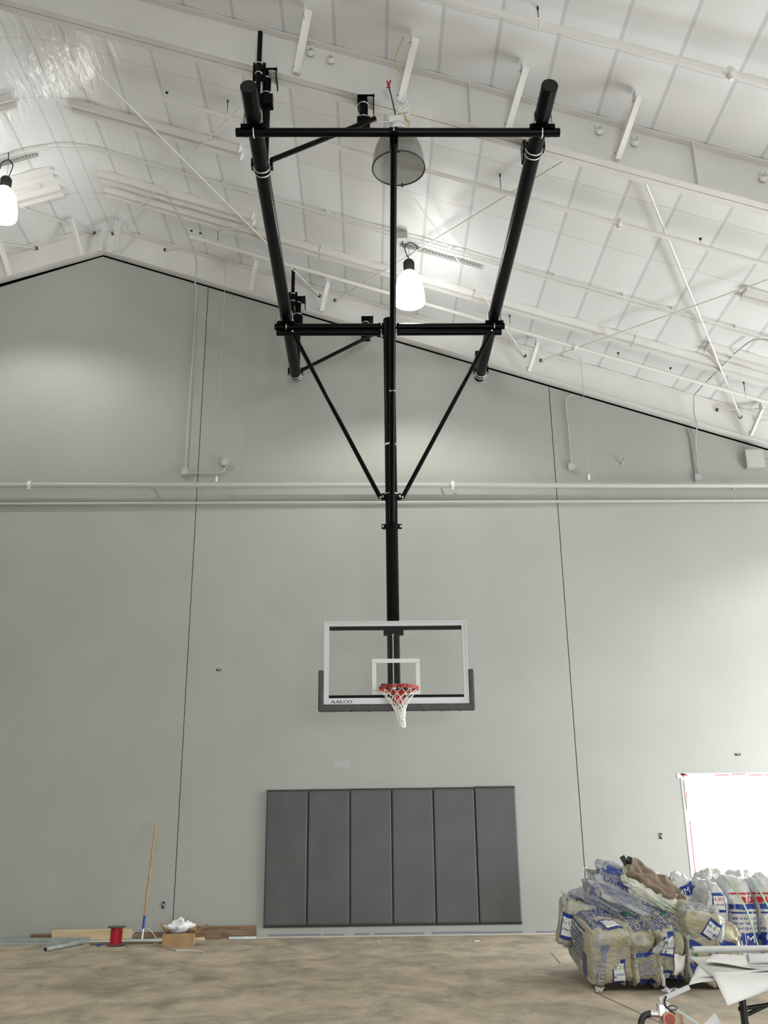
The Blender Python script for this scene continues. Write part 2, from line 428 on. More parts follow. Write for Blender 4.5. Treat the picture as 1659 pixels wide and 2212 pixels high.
# window: film over the opening edges, pink tape
def window():
    f = MB(); x0, x1, z0, z1 = WINX0, WINX1, WINZ0, WINZ1
    w_ = .085
    for (cx, cz, dx, dz) in (((x0+x1)/2-.04, z1+.035, x1-x0+.16, .07), (x0-.035, (z0+z1)/2, .07, z1-z0), (x1+.035, (z0+z1)/2, .07, z1-z0), ((x0+x1)/2, z0-.035, x1-x0, .07)):
        f.box((cx, -.004, cz), (dx, .008, dz))
    fr = f.build('window_1', 'paper'); struct(fr, 'window opening edged with white plastic and pink tape')
    t = MB(); rnd = random.Random(3)
    for k in range(9):
        t.box((x0-.055+rnd.uniform(0, .09), -.010, z1+.045+rnd.uniform(-.02, .018)), (.04, .002, .014), Matrix.Rotation(rnd.uniform(-.5, .5), 3, 'Y'))
    t.box((x0-.012, -.010, z1-.28), (.018, .002, .16)); t.box((x0-.004, -.010, z0+.55), (.012, .002, 1.05))
    for k in range(7): t.box((x0+.55+k*.25, -.010, z1+.04+.01*sin(k*2)), (.2, .002, .012))
    o = t.build('tape', 'tape'); o.parent = fr; o.location = Vector(o.location)-fr.location
    s = MB()
    s.tube([(x0-.03, -.012, z1-.02), (x0-.02, -.02, z1-.12), (x0-.035, -.012, z1-.22), (x0-.02, -.02, z1-.34), (x0-.03, -.012, z1-.45)], .008, 6)
    o = s.build('film_edge', 'whiteplastic'); o.parent = fr; o.location = Vector(o.location)-fr.location
window()
# stained wall foot and joint filler along the slab
def wall_foot():
    mb = MB(); rnd = random.Random(5); x = -8.0
    while x < 4.2:
        L_ = rnd.uniform(.2, .8); mb.box((x+L_/2, -.004, .02+rnd.uniform(0, .012)), (L_, .006, .022+rnd.uniform(0, .03))); x += L_+rnd.uniform(0, .25)
    struct(mb.build('baseboard_back', 'seam'), 'patchy dark grey sealer along the foot of the wall')
    bpy.data.objects['baseboard_back'].data.materials[0] = mat('grey_sealer', (.22, .23, .25), .8)
    mb = MB()
    def fn(u, v):
        x = -8+12.6*u; wv = .035+.02*noise.noise(Vector((x*2.1, 0, 0)))+.012*noise.noise(Vector((x*9, 3, 0)))
        return Vector((x, -.005-v*max(wv, .01)*2, .012*(1-v)+.001))
    mb.grid(fn, 160, 3)
    struct(mb.build('trim_2', 'whiteplastic'), 'thin white plaster dust line at the foot of the wall')
    bpy.data.objects['trim_2'].data.materials[0] = mat('plaster_dust', (.62, .58, .52), .9)
wall_foot()

# ------------------------------------------------------------------ steel rafters
def beam_side(y, d0, d1, fw, s, xe, mb, front):
    """one sloping I-beam from the ridge to xe: depth d0 at the ridge, d1 at the eave"""
    def zt(x): return roofz(x)+.0
    dz = lambda x: d0+(d1-d0)*abs(x-RX)/abs(xe-RX)
    T = .016
    a, b = RX, xe
    mb.sweep([(a, zt(a)-dz(a)), (b, zt(b)-dz(b)), (b, zt(b)+.05), (a, zt(a)+.05)], (0, y-.006, 0), (0, y+.006, 0), (1, 0, 0), (0, 0, 1))
    mb.sweep([(a, zt(a)-dz(a)), (b, zt(b)-dz(b)), (b, zt(b)-dz(b)+T), (a, zt(a)-dz(a)+T)], (0, y-front, 0), (0, y+fw-front, 0), (1, 0, 0), (0, 0, 1))
    mb.sweep([(a, zt(a)-.03), (b, zt(b)-.03), (b, zt(b)-.03+T), (a, zt(a)-.03+T)], (0, y-front, 0), (0, y+fw-front, 0), (1, 0, 0), (0, 0, 1))
def rafter(y, d, fw, front, label):
    mb = MB()
    beam_side(y, d, d, fw, 1, XR, mb, front); beam_side(y, d, d, fw, 1, XL, mb, front)
    r = mb.build('steel_rafter', 'steel_white'); tag(r, label, 'beam'); r['kind'] = 'structure'
    return r
def plate(r, x, y, h, wx, wy, name='stiffener_plate'):
    mb = MB(); mb.box((x, y, roofz(x)-.03-h/2), (wx, wy, h)); o = mb.build(name, 'steel_white'); o.parent = r; o.location = Vector(o.location)-r.location
R1 = rafter(-.03, .545, .17, .12, 'white steel rafter tight against the top of the gable wall')
R2 = rafter(-5.55, .64, .2, .1, 'large white steel rafter crossing the ceiling in front')
for x, w_ in ((RX, .12),): plate(R1, x, -.08, .53, .05, .11)
plate(R2, 1.22, -5.60, .6, .012, .09); plate(R2, 3.78, -5.6, .6, .02, .1)
# flange braces: angle irons from the roof down to the rafter's bottom flange
def flange_brace(x, yr, d, dyt, label, grp, dxb=-.14, thin=.072):
    top = Vector((x, yr-dyt, roofz(x)-.035)); bot = Vector((x+dxb*(1 if x > RX else -1), yr-.125, roofz(x+dxb)-d+.05))
    t = (bot-top).normalized(); u = Vector((1, 0, 0)); u = (u-t*u.dot(t)).normalized(); w_ = t.cross(u)
    root = thing('flange_brace', top, label, 'brace', grp)
    mb = MB(); s_ = thin
    mb.sweep([(0, 0), (s_, 0), (s_, .005), (.005, .005), (.005, s_), (0, s_)], top+t*.06, bot, u, w_)
    mb.build('angle_bar', 'steel_white', root)
    mb = MB(); mb.box(top+t*.085, (.008, .10, .14)); mb.build('roof_clip', 'steel_white', root)
    mb = MB()
    for p in (top+t*.12, bot-t*.05): mb.lathe([(.001, .02), (.014, .02), (.014, .0)], p+w_*(.002), 8, axis=-Vector(w_))
    mb.build('bolt', 'zinc', root)
GE = 'angle braces on the end rafter'; GN = 'angle braces on the front rafter'
for x, lab in ((-4.34, 'white angle brace on the end rafter just right of the ridge'),
               (-3.1+.02, None), (-1.92, 'white angle brace on the end rafter left of the black pipe frame'),
               (-.68, 'white angle brace on the end rafter behind the left end of the twin bars'),
               (2.84, 'white angle brace on the end rafter right of the black pipe frame'),
               (6.46, 'white angle brace on the end rafter above the square wall cabinet')):
    if lab: flange_brace(x, -.03, .54, .52, lab, GE)
for x, lab in ((-5.15, 'white angle brace on the end rafter just left of the ridge'), (-6.35, 'white angle brace on the end rafter at the left picture edge')):
    flange_brace(x, -.03, .54, .6, lab, GE, dxb=-.1)
for x, lab in ((-.675, 'white angle brace on the front rafter nearest the ridge'), (.545, 'white angle brace on the front rafter with the dome lamp hung from it'),
               (1.776, 'white angle brace on the front rafter beside the right black pipe'), (3.01, 'white angle brace on the front rafter farthest right')):
    flange_brace(x, -5.55, .64, .64, lab, GN, dxb=-.18, thin=.085)

# ------------------------------------------------------------------ rod bracing in the roof plane
def rod(a, b, label, r=.012):
    a, b = Vector(a), Vector(b)
    mb = MB(); mb.tube([a, b], r, 8); o = mb.build('bracing_rod', 'pipe_white'); tag(o, label, 'rod', 'diagonal bracing rods under the ceiling')
    t = (b-a).normalized()
    mb = MB(); mb.lathe([(.001, 0), (.03, 0), (.03, .012), (.001, .012)], a, 12, axis=(0, -1, 0)); c = mb.build('slotted_washer', 'dark'); c.parent = o; c.location = Vector(c.location)-o.location
def onroof(x, y, off): return (x, y, roofz(x)-off)
rods = [
    (onroof(-4.54, -.06, .10), (-1.672, -4.294, 10.601), 'white bracing rod rising right from beside the ridge plate'),
    (onroof(-.837, -.06, .15), (-3.696, -4.232, 11.255), 'white bracing rod from behind the left black pipe up to the ridge'),
    (onroof(-.561, -.06, .15), (2.454, -4.971, 9.185), 'white bracing rod passing the lit dome lamp and rising right'),
    (onroof(2.699, -.06, .16), (0.600, -3.554, 9.803), 'white bracing rod running up left to the clear dome'),
    (onroof(2.973, -.06, .16), (5.300, -3.781, 8.237), 'thin white bracing rod rising right across the right ceiling'),
    (onroof(6.27, -.06, .14), (3.402, -4.972, 8.869), 'bright white bracing rod crossing the right ceiling steeply'),
    (onroof(-4.88, -.06, .08), (-5.824, -1.346, 11.245), 'white bracing rod running left behind the left lamp'),
    (onroof(-3.587, -.06, .12), (-1.999, -1.535, 10.700), 'short thin rod under the long twin channels'),
    (onroof(-5.868, -.06, .07), (-6.449, -0.589, 11.057), 'thin rod at the left picture edge under the ridge'),
    (onroof(5.894, -.06, .13), (6.758, -0.729, 7.791), 'short thin rod near the right end of the rafter'),
    (onroof(6.534, -.06, .13), (6.840, -0.521, 7.763), 'short thin rod at the right picture edge'),
]
for a, b, lab in rods: rod(a, b, lab, .016 if 'bright' in lab else .011)

# ------------------------------------------------------------------ sprinkler pipes following the slope
def sprinkler_pipe(y, x0, x1, off, label, hangers, couplings, heads, r=.027, cap0=False):
    root = thing('sprinkler_pipe', onroof((x0+x1)/2, y, off), label, 'pipe', 'sloping sprinkler pipes')
    a, b = Vector(onroof(x0, y, off)), Vector(onroof(x1, y, off)); t = (b-a).normalized()
    mb = MB(); mb.tube([a, b], r, 16); mb.build('pipe', 'pipe_white', root)
    for x in hangers:
        p = Vector(onroof(x, y, off)); q = Vector(onroof(x, y, 0.0))
        mb = MB(); mb.tube([p+Vector((0, 0, r)), q], .005, 6); mb.tube([q, q-Vector((0, 0, .05))], .012, 6); h = mb.build('hanger_rod', 'dark', root)
        mb = MB(); mb.tube([p+Vector((0, (r+.004)*cos(k*pi/8), (r+.004)*sin(k*pi/8))) for k in range(16)], .005, 6, closed=True)
        mb.box(p+Vector((0, 0, r+.02)), (.03, .02, .04)); mb.build('clamp_ring', 'pipe_white', root)
    for x in couplings:
        p = Vector(onroof(x, y, off)); mb = MB()
        mb.tube([p-t*.03, p-t*.028, p+t*.028, p+t*.03], [r, r+.016, r+.016, r], 16)
        mb.box(p+Vector((0, 0, r+.02)), (.045, .035, .05)); mb.box(p-Vector((0, 0, r+.02)), (.045, .035, .05)); mb.build('coupling', 'pipe_white', root)
    for x in heads:
        p = Vector(onroof(x, y, off)); mb = MB(); up = Vector((0, 0, 1))
        mb.tube([p+up*r, p+up*(r+.055)], .011, 8); mb.build('sprinkler_outlet', 'pipe_white', root)
        mb = MB(); mb.tube([p+up*(r+.055), p+up*(r+.085)], .013, 8); mb.lathe([(.001, .09), (.022, .088), (.022, .085)], p+up*r, 10); mb.build('sprinkler_head', 'dark', root)
sprinkler_pipe(-6.9, -.2, 6.5, .242, 'thick white sloping sprinkler pipe nearest the viewer at top right', [1.81], [3.74], [], r=.037)
sprinkler_pipe(-4.21, -2.95, 7.0, .282, 'white sloping sprinkler pipe between the two rafters passing the clear dome', [-1.87, 1.76], [3.27], [-2.7, 4.3], r=.031)
sprinkler_pipe(-.95, -2.98, 8.5, .257, 'white sloping sprinkler pipe closest to the gable wall', [-2.5, 2.33, 6.02], [3.36], [-2.8, -2.95, 4.05, 4.87], r=.032)
sprinkler_pipe(-6.9+.0, -9.6, -5.9, .3, 'white sloping sprinkler pipe on the far side of the ridge', [-6.6], [], []) if False else None

# conduits under the liner, over the ridge
def conduit(y, x0, x1, off, r, label, straps=()):
    pts = []
    x = x0
    while x <= x1+.001:
        if abs(x-RX) > .75 or True: pts.append(Vector((x, y, min(roofz(x), linerz(x)+.022, RZ-.14)-off-.012)))
        x += .2
    o0 = MB(); o0.tube(pts, r, 8); o = o0.build('conduit', 'pipe_white'); tag(o, label, 'conduit', 'conduits strapped to the ceiling')
    for sx in straps:
        mb = MB(); z = roofz(sx)-off; mb.box((sx, y, z+.02), (.03, r*2+.03, .045)); c = mb.build('strap', 'pipe_white'); c.parent = o; c.location = Vector(c.location)-o.location
conduit(-2.36, -8.5, 8.0, .05, .013, 'thin white conduit over the ridge, nearer of the pair above the lamps', [-4.1, -2.2, -.6, 1.3, 2.8, 3.8, 4.5, 5.4])
conduit(-2.27, -1.9, 8.0, .05, .010, 'thin white conduit, farther of the pair above the lamps', [-2.2+.4, 2.2, 3.3])

# twin-trough steel channels under the ceiling
def channel(y, x0, x1, label, wy=.27, off=.05):
    """long white steel housing with two rounded troughs, following the slope"""
    s_ = 1 if x0 > RX else -1
    a, b = Vector((x0, y, roofz(x0))), Vector((x1, y, roofz(x1))); t = (b-a).normalized(); n = Vector((0, 1, 0)).cross(t)
    if n.z > 0: n = -n
    root = thing('ceiling_channel', (a+b)/2, label, 'channel', 'twin-trough steel channels under the ceiling')
    h = wy/2
    prof = [(-h, .0), (-h, .03), (-h+.012, .035), (-h+.04, .10), (-h+.07, .10), (-.025, .008), (.025, .008), (h-.07, .10), (h-.04, .10), (h-.012, .035), (h, .03), (h, .0)]
    mb = MB(); mb.sweep([(p, q+.01) for p, q in prof], a, b, (0, 1, 0), n); mb.build('housing', 'steel_white', root)
    for e, d in ((a, -t), (b, t)):
        mb = MB(); mb.sweep([(p*1.02, q*1.04+.01) for p, q in prof], e, e+d*.012, (0, 1, 0), n); mb.build('end_plate', 'pipe_white', root)
    mb = MB()
    for dy in (-.055, .055):
        for e, d in ((a, t), (b, -t)): mb.lathe([(.001, .012), (.012, .01), (.012, 0)], e+d*.12+Vector((0, dy*0, 0))+n*.04, 8, axis=n)
    mb.build('screw', 'zinc', root)
channel(-3.23, -4.31, -1.81, 'white twin-trough steel channel right of the ridge, nearest of the three')
channel(-1.66, -4.31, -1.81, 'white twin-trough steel channel right of the ridge, middle one of three')
xs_ = [-4.31, -1.81, .69, 1.73, 4.23, 6.73, 9.2]
for a_, b_, lab in ((-4.31, -1.81, 'white twin-trough steel channel in the long row, first one from the ridge'),
                    (-1.80, -.75, 'short white steel channel in the long row behind the left black pipe'),
                    (-.74, 1.72, 'white twin-trough steel channel in the long row below the lit dome lamp'),
                    (1.73, 4.22, 'white twin-trough steel channel in the long row right of the black frame'),
                    (4.23, 6.72, 'white twin-trough steel channel in the long row above the cabinet')):
    channel(-1.27, a_, b_, lab, wy=.25)
channel(-1.66, 5.24, 7.74, 'white twin-trough steel channel at right edge, beside the long row')
channel(-3.2, 5.24, 7.74, 'white twin-trough steel channel at right edge, higher one')
channel(-3.35, -5.15, -7.65, 'white twin-trough steel channel left of the ridge, nearest one')
channel(-1.75, -5.12, -7.62, 'white twin-trough steel channel left of the ridge behind the lamp')
channel(-1.30, -5.10, -7.60, 'white twin-trough steel channel left of the ridge closest to the gable')

# ------------------------------------------------------------------ dome lamps
def strut(x0, x1, y, label):
    a, b = Vector((x0, y, roofz(x0)-.07)), Vector((x1, y, roofz(x1)-.07)); t = (b-a).normalized(); n = Vector((0, 1, 0)).cross(t)
    if n.z < 0: n = -n
    root = thing('strut_channel', (a+b)/2, label, 'strut', 'slotted struts carrying the dome lamps')
    mb = MB(); mb.sweep([(-.02, 0), (-.02, .04), (.02, .04), (.02, 0), (.017, 0), (.017, .037), (-.017, .037), (-.017, 0)], a, b, (0, 1, 0), n)
    mb.build('channel', 'steel_white', root)
    mb = MB(); k = 0
    L_ = (b-a).length
    while k*.05+.04 < L_: mb.box(a+t*(k*.05+.03)+Vector((0, -.0205, 0))+n*.02, (.026, .002, .013), None); k += 1
    mb.build('slots', 'dark', root)
    mb = MB()
    for e in (.06, L_-.06): mb.tube([a+t*e+n*.04, a+t*e+Vector((0, 0, .08))], .007, 6)
    mb.build('fixing_bolt', 'zinc', root)
def dome_lamp(x, y, zb, zt, rad, label, lit=True, s=1, cord=True, k=1.0):
    """zb bottom of dome, zt top of housing"""
    root = thing('dome_lamp', (x, y, zb), label, 'lamp', 'lit dome lamps' if lit else None)
    H = zt-zb; hd = H*.71
    prof = [(rad*.985*sqrt(max(0, 1-(q/1.10)**2.0)), hd*q) for q in [i/14 for i in range(15)]]
    mb = MB(); mb.lathe(prof, (x, y, zb), 36)
    if lit:
        mb.lathe([(.001, -.0)] + [(rad*.95*i/5, -.02*(1-i/5)**2) for i in range(1, 6)]+[(prof[0][0], 0)], (x, y, zb), 36)
        mb.build('dome', 'lamp', root)
        mb = MB(); q0 = prof[10][0]; mb.lathe([(q0+.02, hd*.66), (q0*.92+.015, hd*.82), (.085, hd*.98)], (x, y, zb), 32); mb.build('dome_collar', 'shell', root)
    mb = MB(); mb.lathe([(.001, hd*.93), (.072, hd*.93), (.076, hd*.95), (.076, H*.97), (.066, H), (.001, H)], (x, y, zb), 28)
    for j in range(20):
        a_ = 2*pi*j/20; mb.box((x+.079*cos(a_), y+.079*sin(a_), zb+(hd*.95+H*.97)/2), (.012, .004, H*.97-hd*.95-.01), Matrix.Rotation(a_, 3, 'Z'))
    mb.build('ballast_housing', 'housing', root)
    if lit:
        ld = bpy.data.lights.new('lamp_light', 'SPOT'); ld.energy = SPOT; ld.spot_size = 2.44; ld.spot_blend = .45; ld.shadow_soft_size = .10; ld.color = (1, .995, .92)
        lo = bpy.data.objects.new('lamp_light', ld); COL.objects.link(lo); lo.location = (0, 0, -.03); lo.parent = root
    zc = roofz(x)-.07
    mb = MB(); mb.tube([(x, y, zb+H), (x, y, zc+.04)], .006, 6); mb.build('hook', 'zinc', root)
    if cord:
        mb = MB(); top = Vector((x-s*.1, y-.27, roofz(x)-.08)); b0 = Vector((x+.02, y, zb+H))
        mb.tube(catmull([b0, b0+Vector((-.06*s, -.05, .10)), b0+Vector((-.08*s, -.08, .2)), b0+Vector((.0, -.1, .26)), b0+Vector((.1*s, -.07, .22)), b0+Vector((.12*s, -.04, .14))], 8), .008, 8)
        mb.tube(catmull([b0+Vector((-.09*s, -.08, .18)), top+Vector((0, .03, -.1)), top], 6), .008, 8)
        mb.build('flexible_cord', 'dark', root)
strut(.50, 1.77, -2.09, 'slotted steel strut above the lit lamp in the middle')
strut(-5.15, -6.3, -2.2, 'slotted steel strut above the lit lamp on the left')
dome_lamp(.64, -2.09, 8.93, 9.66, .236, 'brightly lit white dome lamp in the middle of the picture')
dome_lamp(-5.605, -2.2, 10.39, 11.10, .232, 'brightly lit white dome lamp cut by the left picture edge', s=-1)
# other lamps of the same grid, behind and beside the viewer
GRID = [(7.6, -2.1), (-12.2, -2.2), (.64, -12.5), (-6.0, -12.5), (7.6, -12.5), (-12.2, -9.5), (.64, -18.5), (-6.0, -18.5), (7.6, -18.5), (-12.2, -16.5)]
for gx, gy in GRID:
    zt = roofz(gx)-.36
    dome_lamp(gx, gy, zt-.66, zt, .232, 'lit white dome lamp elsewhere in the hall, outside the picture', cord=False)

# junction boxes for the lamp cords
def jbox(p, d, label, cat='box', m='pipe_grey', screws=True, group=None):
    root = thing('junction_box', p, label, cat, group)
    mb = MB(); mb.box(p, d, bev=.004); mb.build('box_body', m, root)
    q = Vector(p)
    mb = MB(); mb.box((q.x, q.y-d[1]/2-.002, q.z), (d[0]*1.03, .004, d[2]*1.03), bev=.0015); mb.build('cover_plate', m, root)
    if screws:
        mb = MB()
        for sx in (-1, 1):
            for sz in (-1, 1): mb.lathe([(.001, .003), (.006, .003), (.006, 0)], (q.x+sx*d[0]*.4, q.y-d[1]/2-.004, q.z+sz*d[2]*.4), 8, axis=(0, -1, 0))
        mb.build('screw', 'dark', root)
    return root
jbox((.53, -2.37, roofz(.53)-.11), (.15, .13, .12), 'small grey junction box feeding the lit lamp', m='pipe_grey', screws=False)

# unlit clear dome hung from the front rafter
def clear_dome():
    x, y, zb, rad = .36, -5.82, 8.375, .292
    root = thing('clear_dome_lamp', (x, y, zb), 'unlit clear acrylic dome lamp behind the long black crossbar', 'lamp')
    prof = [(rad*sqrt(max(0, 1-(q/1.04)**2.2)), .50*q) for q in [i/18 for i in range(19)]]
    mb = MB(); mb.lathe(prof, (x, y, zb), 48); mb.build('clear_dome', 'acrylic', root, thick=.004)
    mb = MB(); mb.tube([(x+rad*cos(2*pi*j/48), y+rad*sin(2*pi*j/48), zb) for j in range(48)], .0085, 8, closed=True)
    mb.box((x+.05, y+rad, zb+.005), (.02, .02, .05)); mb.box((x-.01, y-rad, zb-.01), (.04, .015, .02)); mb.build('dome_rim', 'matedge', root)
    mb = MB(); mb.lathe([(.001, .50), (.085, .49), (.09, .52), (.075, .60), (.001, .60)], (x, y, zb), 24); mb.build('neck', 'whiteplastic', root)
    b = Vector((x-.02, y, zb+.66))
    mb = MB(); mb.box(b, (.17, .07, .085), Matrix.Rotation(-.15, 3, 'Y')); mb.box(b-Vector((.12, 0, .02)), (.12, .01, .012), Matrix.Rotation(-.15, 3, 'Y')); mb.build('driver_box', 'whiteplastic', root)
    mb = MB(); p = b+Vector((.0, 0, .05)); mb.tube(catmull([p, p+Vector((-.02, 0, .12)), p+Vector((-.05, 0, .3)), p+Vector((-.075, 0, .42))], 6), .008, 6); mb.build('power_lead', 'dark', root)
    mb = MB(); q = p+Vector((-.075, 0, .42)); mb.tube([q, q+Vector((-.02, 0, .09))], .010, 6); mb.tube([q+Vector((-.0, 0, .02)), q+Vector((.02, 0, .1))], .010, 6); mb.tube([q+Vector((-.03, 0, .0)), q+Vector((.02, 0, .0))], .009, 6); mb.build('wire_nut', 'red', root)
    mb = MB(); mb.tube(catmull([p, p+Vector((.05, 0, .05)), p+Vector((.08, 0, -.01)), p+Vector((.12, 0, -.05)), p+Vector((.15, 0, -.08)), p+Vector((.14, 0, -.14))], 6), .010, 6)
    mb.tube(catmull([p, p+Vector((.03, 0, -.02)), p+Vector((.09, 0, .03)), p+Vector((.13, 0, -.06))], 6), .008, 6); mb.build('loose_wire', 'yellow', root)
clear_dome()
mb = MB(); pts = [(0.486, -6.200, 10.609), (0.469, -6.100, 10.096), (0.418, -6.000, 9.994), (0.349, -5.900, 9.890), (0.359, -5.850, 9.769), (0.406, -5.850, 9.682)]
mb.tube(catmull(pts, 8), .006, 6); o = mb.build('extension_cord', 'yellow'); tag(o, 'yellow cord hanging down the front rafter brace', 'cord')
mb = MB()
for k in range(4):
    c = Vector((.40+.01*k, -5.75, 9.43-.075*k))
    mb.tube([c+Vector((.07*cos(a_*pi/6), -.01, .06*sin(a_*pi/6)+.02*cos(a_+k))) for a_ in range(12)], .005, 5, closed=True)
mb.tube(catmull([(.43, -5.75, 9.45), (.46, -5.78, 9.3), (.40, -5.8, 9.15), (.36, -5.81, 9.06)], 6), .005, 5)
o = mb.build('suspension_wire', 'whiteplastic'); tag(o, 'looped pale wire hanging the clear dome from the brace', 'wire')
# beam clamps on the front rafter
for k, (x, dz) in enumerate(((-.66, .17), (-.42, .20), (2.72, .19), (3.12, .22), (4.55, .24))):
    p = Vector((x, -5.6, roofz(x)-dz)); root = thing('beam_fitting', p, ['small white fitting on the front rafter left of its first brace', 'small white fitting on the front rafter right of its first brace',
        'small white fitting on the front rafter left of its last brace', 'small white fitting on the front rafter right of its last brace', 'small white fitting on the front rafter near the right edge'][k], 'fitting', 'small fittings on the front rafter web')
    mb = MB(); mb.lathe([(.001, .03), (.045, .02), (.05, 0)], p, 14, axis=(0, -1, 0)); mb.box(p+Vector((-.03, -.03, .04)), (.015, .04, .06)); mb.box(p+Vector((.03, -.03, .04)), (.015, .04, .06)); mb.build('bracket', 'pipe_white', root)
    mb = MB(); mb.box(p+Vector((0, -.035, .02)), (.03, .02, .03)); mb.build('nut', 'galv', root)

# ------------------------------------------------------------------ long horizontal pipes and conduits on the gable wall
def wall_pipe(z0, z1, y, r, label, joints, m='pipe_grey'):
    a, b = Vector((-12, y, z0)), Vector((XR-.05, y, z1))
    zz = lambda x: z0+(z1-z0)*(x+12)/(b.x+12)
    root = thing('wall_pipe', (0, y, zz(0)), label, 'pipe', 'horizontal pipes across the gable wall')
    mb = MB(); mb.tube([a, b], r, 18); mb.build('pipe', m, root)
    for x in joints:
        p = Vector((x, y, zz(x))); mb = MB(); mb.tube([p+Vector((-.025, 0, 0)), p+Vector((.025, 0, 0))], r+.013, 16)
        mb.box(p+Vector((0, 0, -r-.014)), (.05, .03, .03)); mb.box(p+Vector((0, 0, r+.014)), (.05, .03, .03)); mb.build('coupling', 'pipe_white', root)
    for x in (-9, -3.5, 1.2, 6.0):
        mb = MB(); mb.box((x, (y+0)/2, zz(x)), (.03, abs(y), .03)); mb.build('wall_bracket', m, root)
wall_pipe(6.80, 6.66, -.15, .04, 'thick grey pipe running across the whole gable wall, upper one', [-5.47, 1.37])
wall_pipe(6.485, 6.455, -.045, .021, 'thin grey pipe running across the whole gable wall, lower one', [])
# vertical hanger rods reaching down to the wall pipe
for x, ytop, lab in ((-2.46, (-2.446, -0.704, 10.989), 'thin vertical wire hanging from the ceiling to the wall pipe, left'), (3.6, (3.548, -0.660, 8.991), 'thin vertical wire hanging from the ceiling to the wall pipe, right')):
    y = -.28; root = thing('hanger_wire', (x, y, 6.8), lab, 'wire', 'vertical hanger wires over the wall pipe')
    mb = MB(); mb.tube([(x, y, roofz(x)), (x, y, 7.9), (x, -.15, 6.80)], .0045, 6); mb.build('wire', 'pipe_grey', root)
    mb = MB(); mb.box((x, -.15, 6.84), (.03, .03, .09)); mb.build('clevis', 'pipe_white', root)

def wall_conduit(pts, label, r=.011, m='pipe_grey', n=8):
    mb = MB(); mb.tube(pts, r, n); o = mb.build('conduit', m); tag(o, label, 'conduit', 'conduits on the gable wall'); return o
wall_conduit(catmull([(-3.0, -.03, 7.06), (-3.0, -.03, 8.5), (-2.99, -.03, 10.2), (-2.99, -.2, 10.5), (-2.98, -.25, 10.9), (-3.05, -.9, 11.05), (-3.2, -1.8, 11.15)], 6), 'thin conduit rising from the left wall box to the ceiling')
wall_conduit([(-2.96, -.03, 7.0), (-2.45, -.03, 7.0)]+[(-2.45+.11*sin(a_*pi/12), -.03, 7.11-.11*cos(a_*pi/12)) for a_ in range(1, 7)]+[(-2.34, -.03, 7.15)], 'short curved conduit joining the two small boxes on the left')
wall_conduit([(3.36, -.03, 7.1), (3.345, -.03, 8.25), (3.36, -.03, 8.32), (3.42, -.03, 8.37), (3.5, -.03, 8.38)], 'thin conduit with a bend above the small box right of centre')
wall_conduit([(5.40, -.03, 6.9), (5.40, -.03, 7.6), (5.37, -.03, 7.74)], 'left conduit of three above the lower right box')
wall_conduit([(5.43, -.03, 6.9), (5.43, -.03, 7.3), (5.45, -.03, 7.75)], 'middle conduit of three above the lower right box')
wall_conduit([(5.46, -.03, 6.9), (5.46, -.03, 7.35), (5.47, -.06, 7.6), (5.48, -.17, 7.74), (5.45, -.18, 8.0), (5.45, -.25, 8.2)]+[tuple(v) for v in catmull([(5.45, -.3, 8.25), (5.5, -.9, 8.24), (5.62, -2.0, 8.21), (5.8, -2.3, 8.17), (6.4, -2.33, 7.98)], 6)], 'conduit climbing from the lower right box across the ceiling')
G_ = 'small square boxes on the gable wall'
jbox((-3.006, -.03, 7.02), (.11, .06, .11), 'small square wall box, leftmost, under the long vertical conduit', group=G_)
jbox((-2.353, -.03, 7.18), (.11, .06, .11), 'small square wall box above the curved conduit on the left', group=G_)
jbox((3.355, -.03, 7.07), (.11, .06, .12), 'small square wall box right of the black frame', group=G_)
jbox((5.43, -.03, 6.86), (.11, .06, .13), 'small square wall box under the three conduits', group=G_)
root = thing('wall_cabinet', (6.39, -.06, 7.0), 'large square grey metal cabinet high on the wall at right', 'cabinet')
mb = MB(); mb.box((6.39, -.06, 7.17), (.29, .12, .30), bev=.004); mb.build('box_body', 'pipe_grey', root)
mb = MB(); mb.box((6.39, -.123, 7.17), (.298, .008, .308), bev=.003); mb.build('cover', 'pipe_grey', root)
mb = MB(); mb.tube([(6.55, -.03, 7.16), (7.2, -.03, 7.14)], .012, 8); mb.tube([(6.30, -.05, 7.32), (6.28, -.05, 7.42)], .012, 8); mb.build('conduit_stub', 'pipe_grey', root)
root = thing('pipe_stub', (4.2, 0, 7.16), 'short capped pipe stub sticking out of the wall', 'pipe')
mb = MB(); mb.tube([(4.2, 0, 7.12), (4.21, -.12, 7.17)], .014, 10); mb.build('stub', 'pipe_grey', root)
mb = MB(); mb.tube([(4.21, -.121, 7.17), (4.21, -.126, 7.173)], .010, 10); mb.build('stub_bore', 'dark', root)

# open outlet boxes cut in the wall
def outlet(x, z, wx, wz, label):
    root = thing('outlet_box', (x, 0, z), label, 'outlet', 'open electrical boxes in the wall')
    mb = MB(); mb.box((x, -.002, z), (wx+.016, .004, wz+.016)); mb.build('box_edge', 'pipe_grey', root)
    mb = MB(); mb.box((x, -.005, z), (wx, .004, wz)); mb.build('box_cavity', 'dark', root)
    mb = MB(); mb.tube(catmull([(x-wx*.3, -.012, z+wz*.3), (x-wx*.05, -.02, z), (x+wx*.1, -.016, z+wz*.15), (x+wx*.3, -.012, z-wz*.3)], 4), .0035, 5); mb.build('wire_tail', 'whiteplastic', root)
outlet(-2.31, 3.774, .075, .036, 'open black outlet box high on the wall left of the backboard')
outlet(5.52, 2.433, .085, .036, 'open black outlet box above the window')
outlet(4.235, 1.289, .045, .085, 'open black switch box left of the window')
outlet(-2.944, .442, .045, .09, 'open black outlet box low on the wall beside the broom')
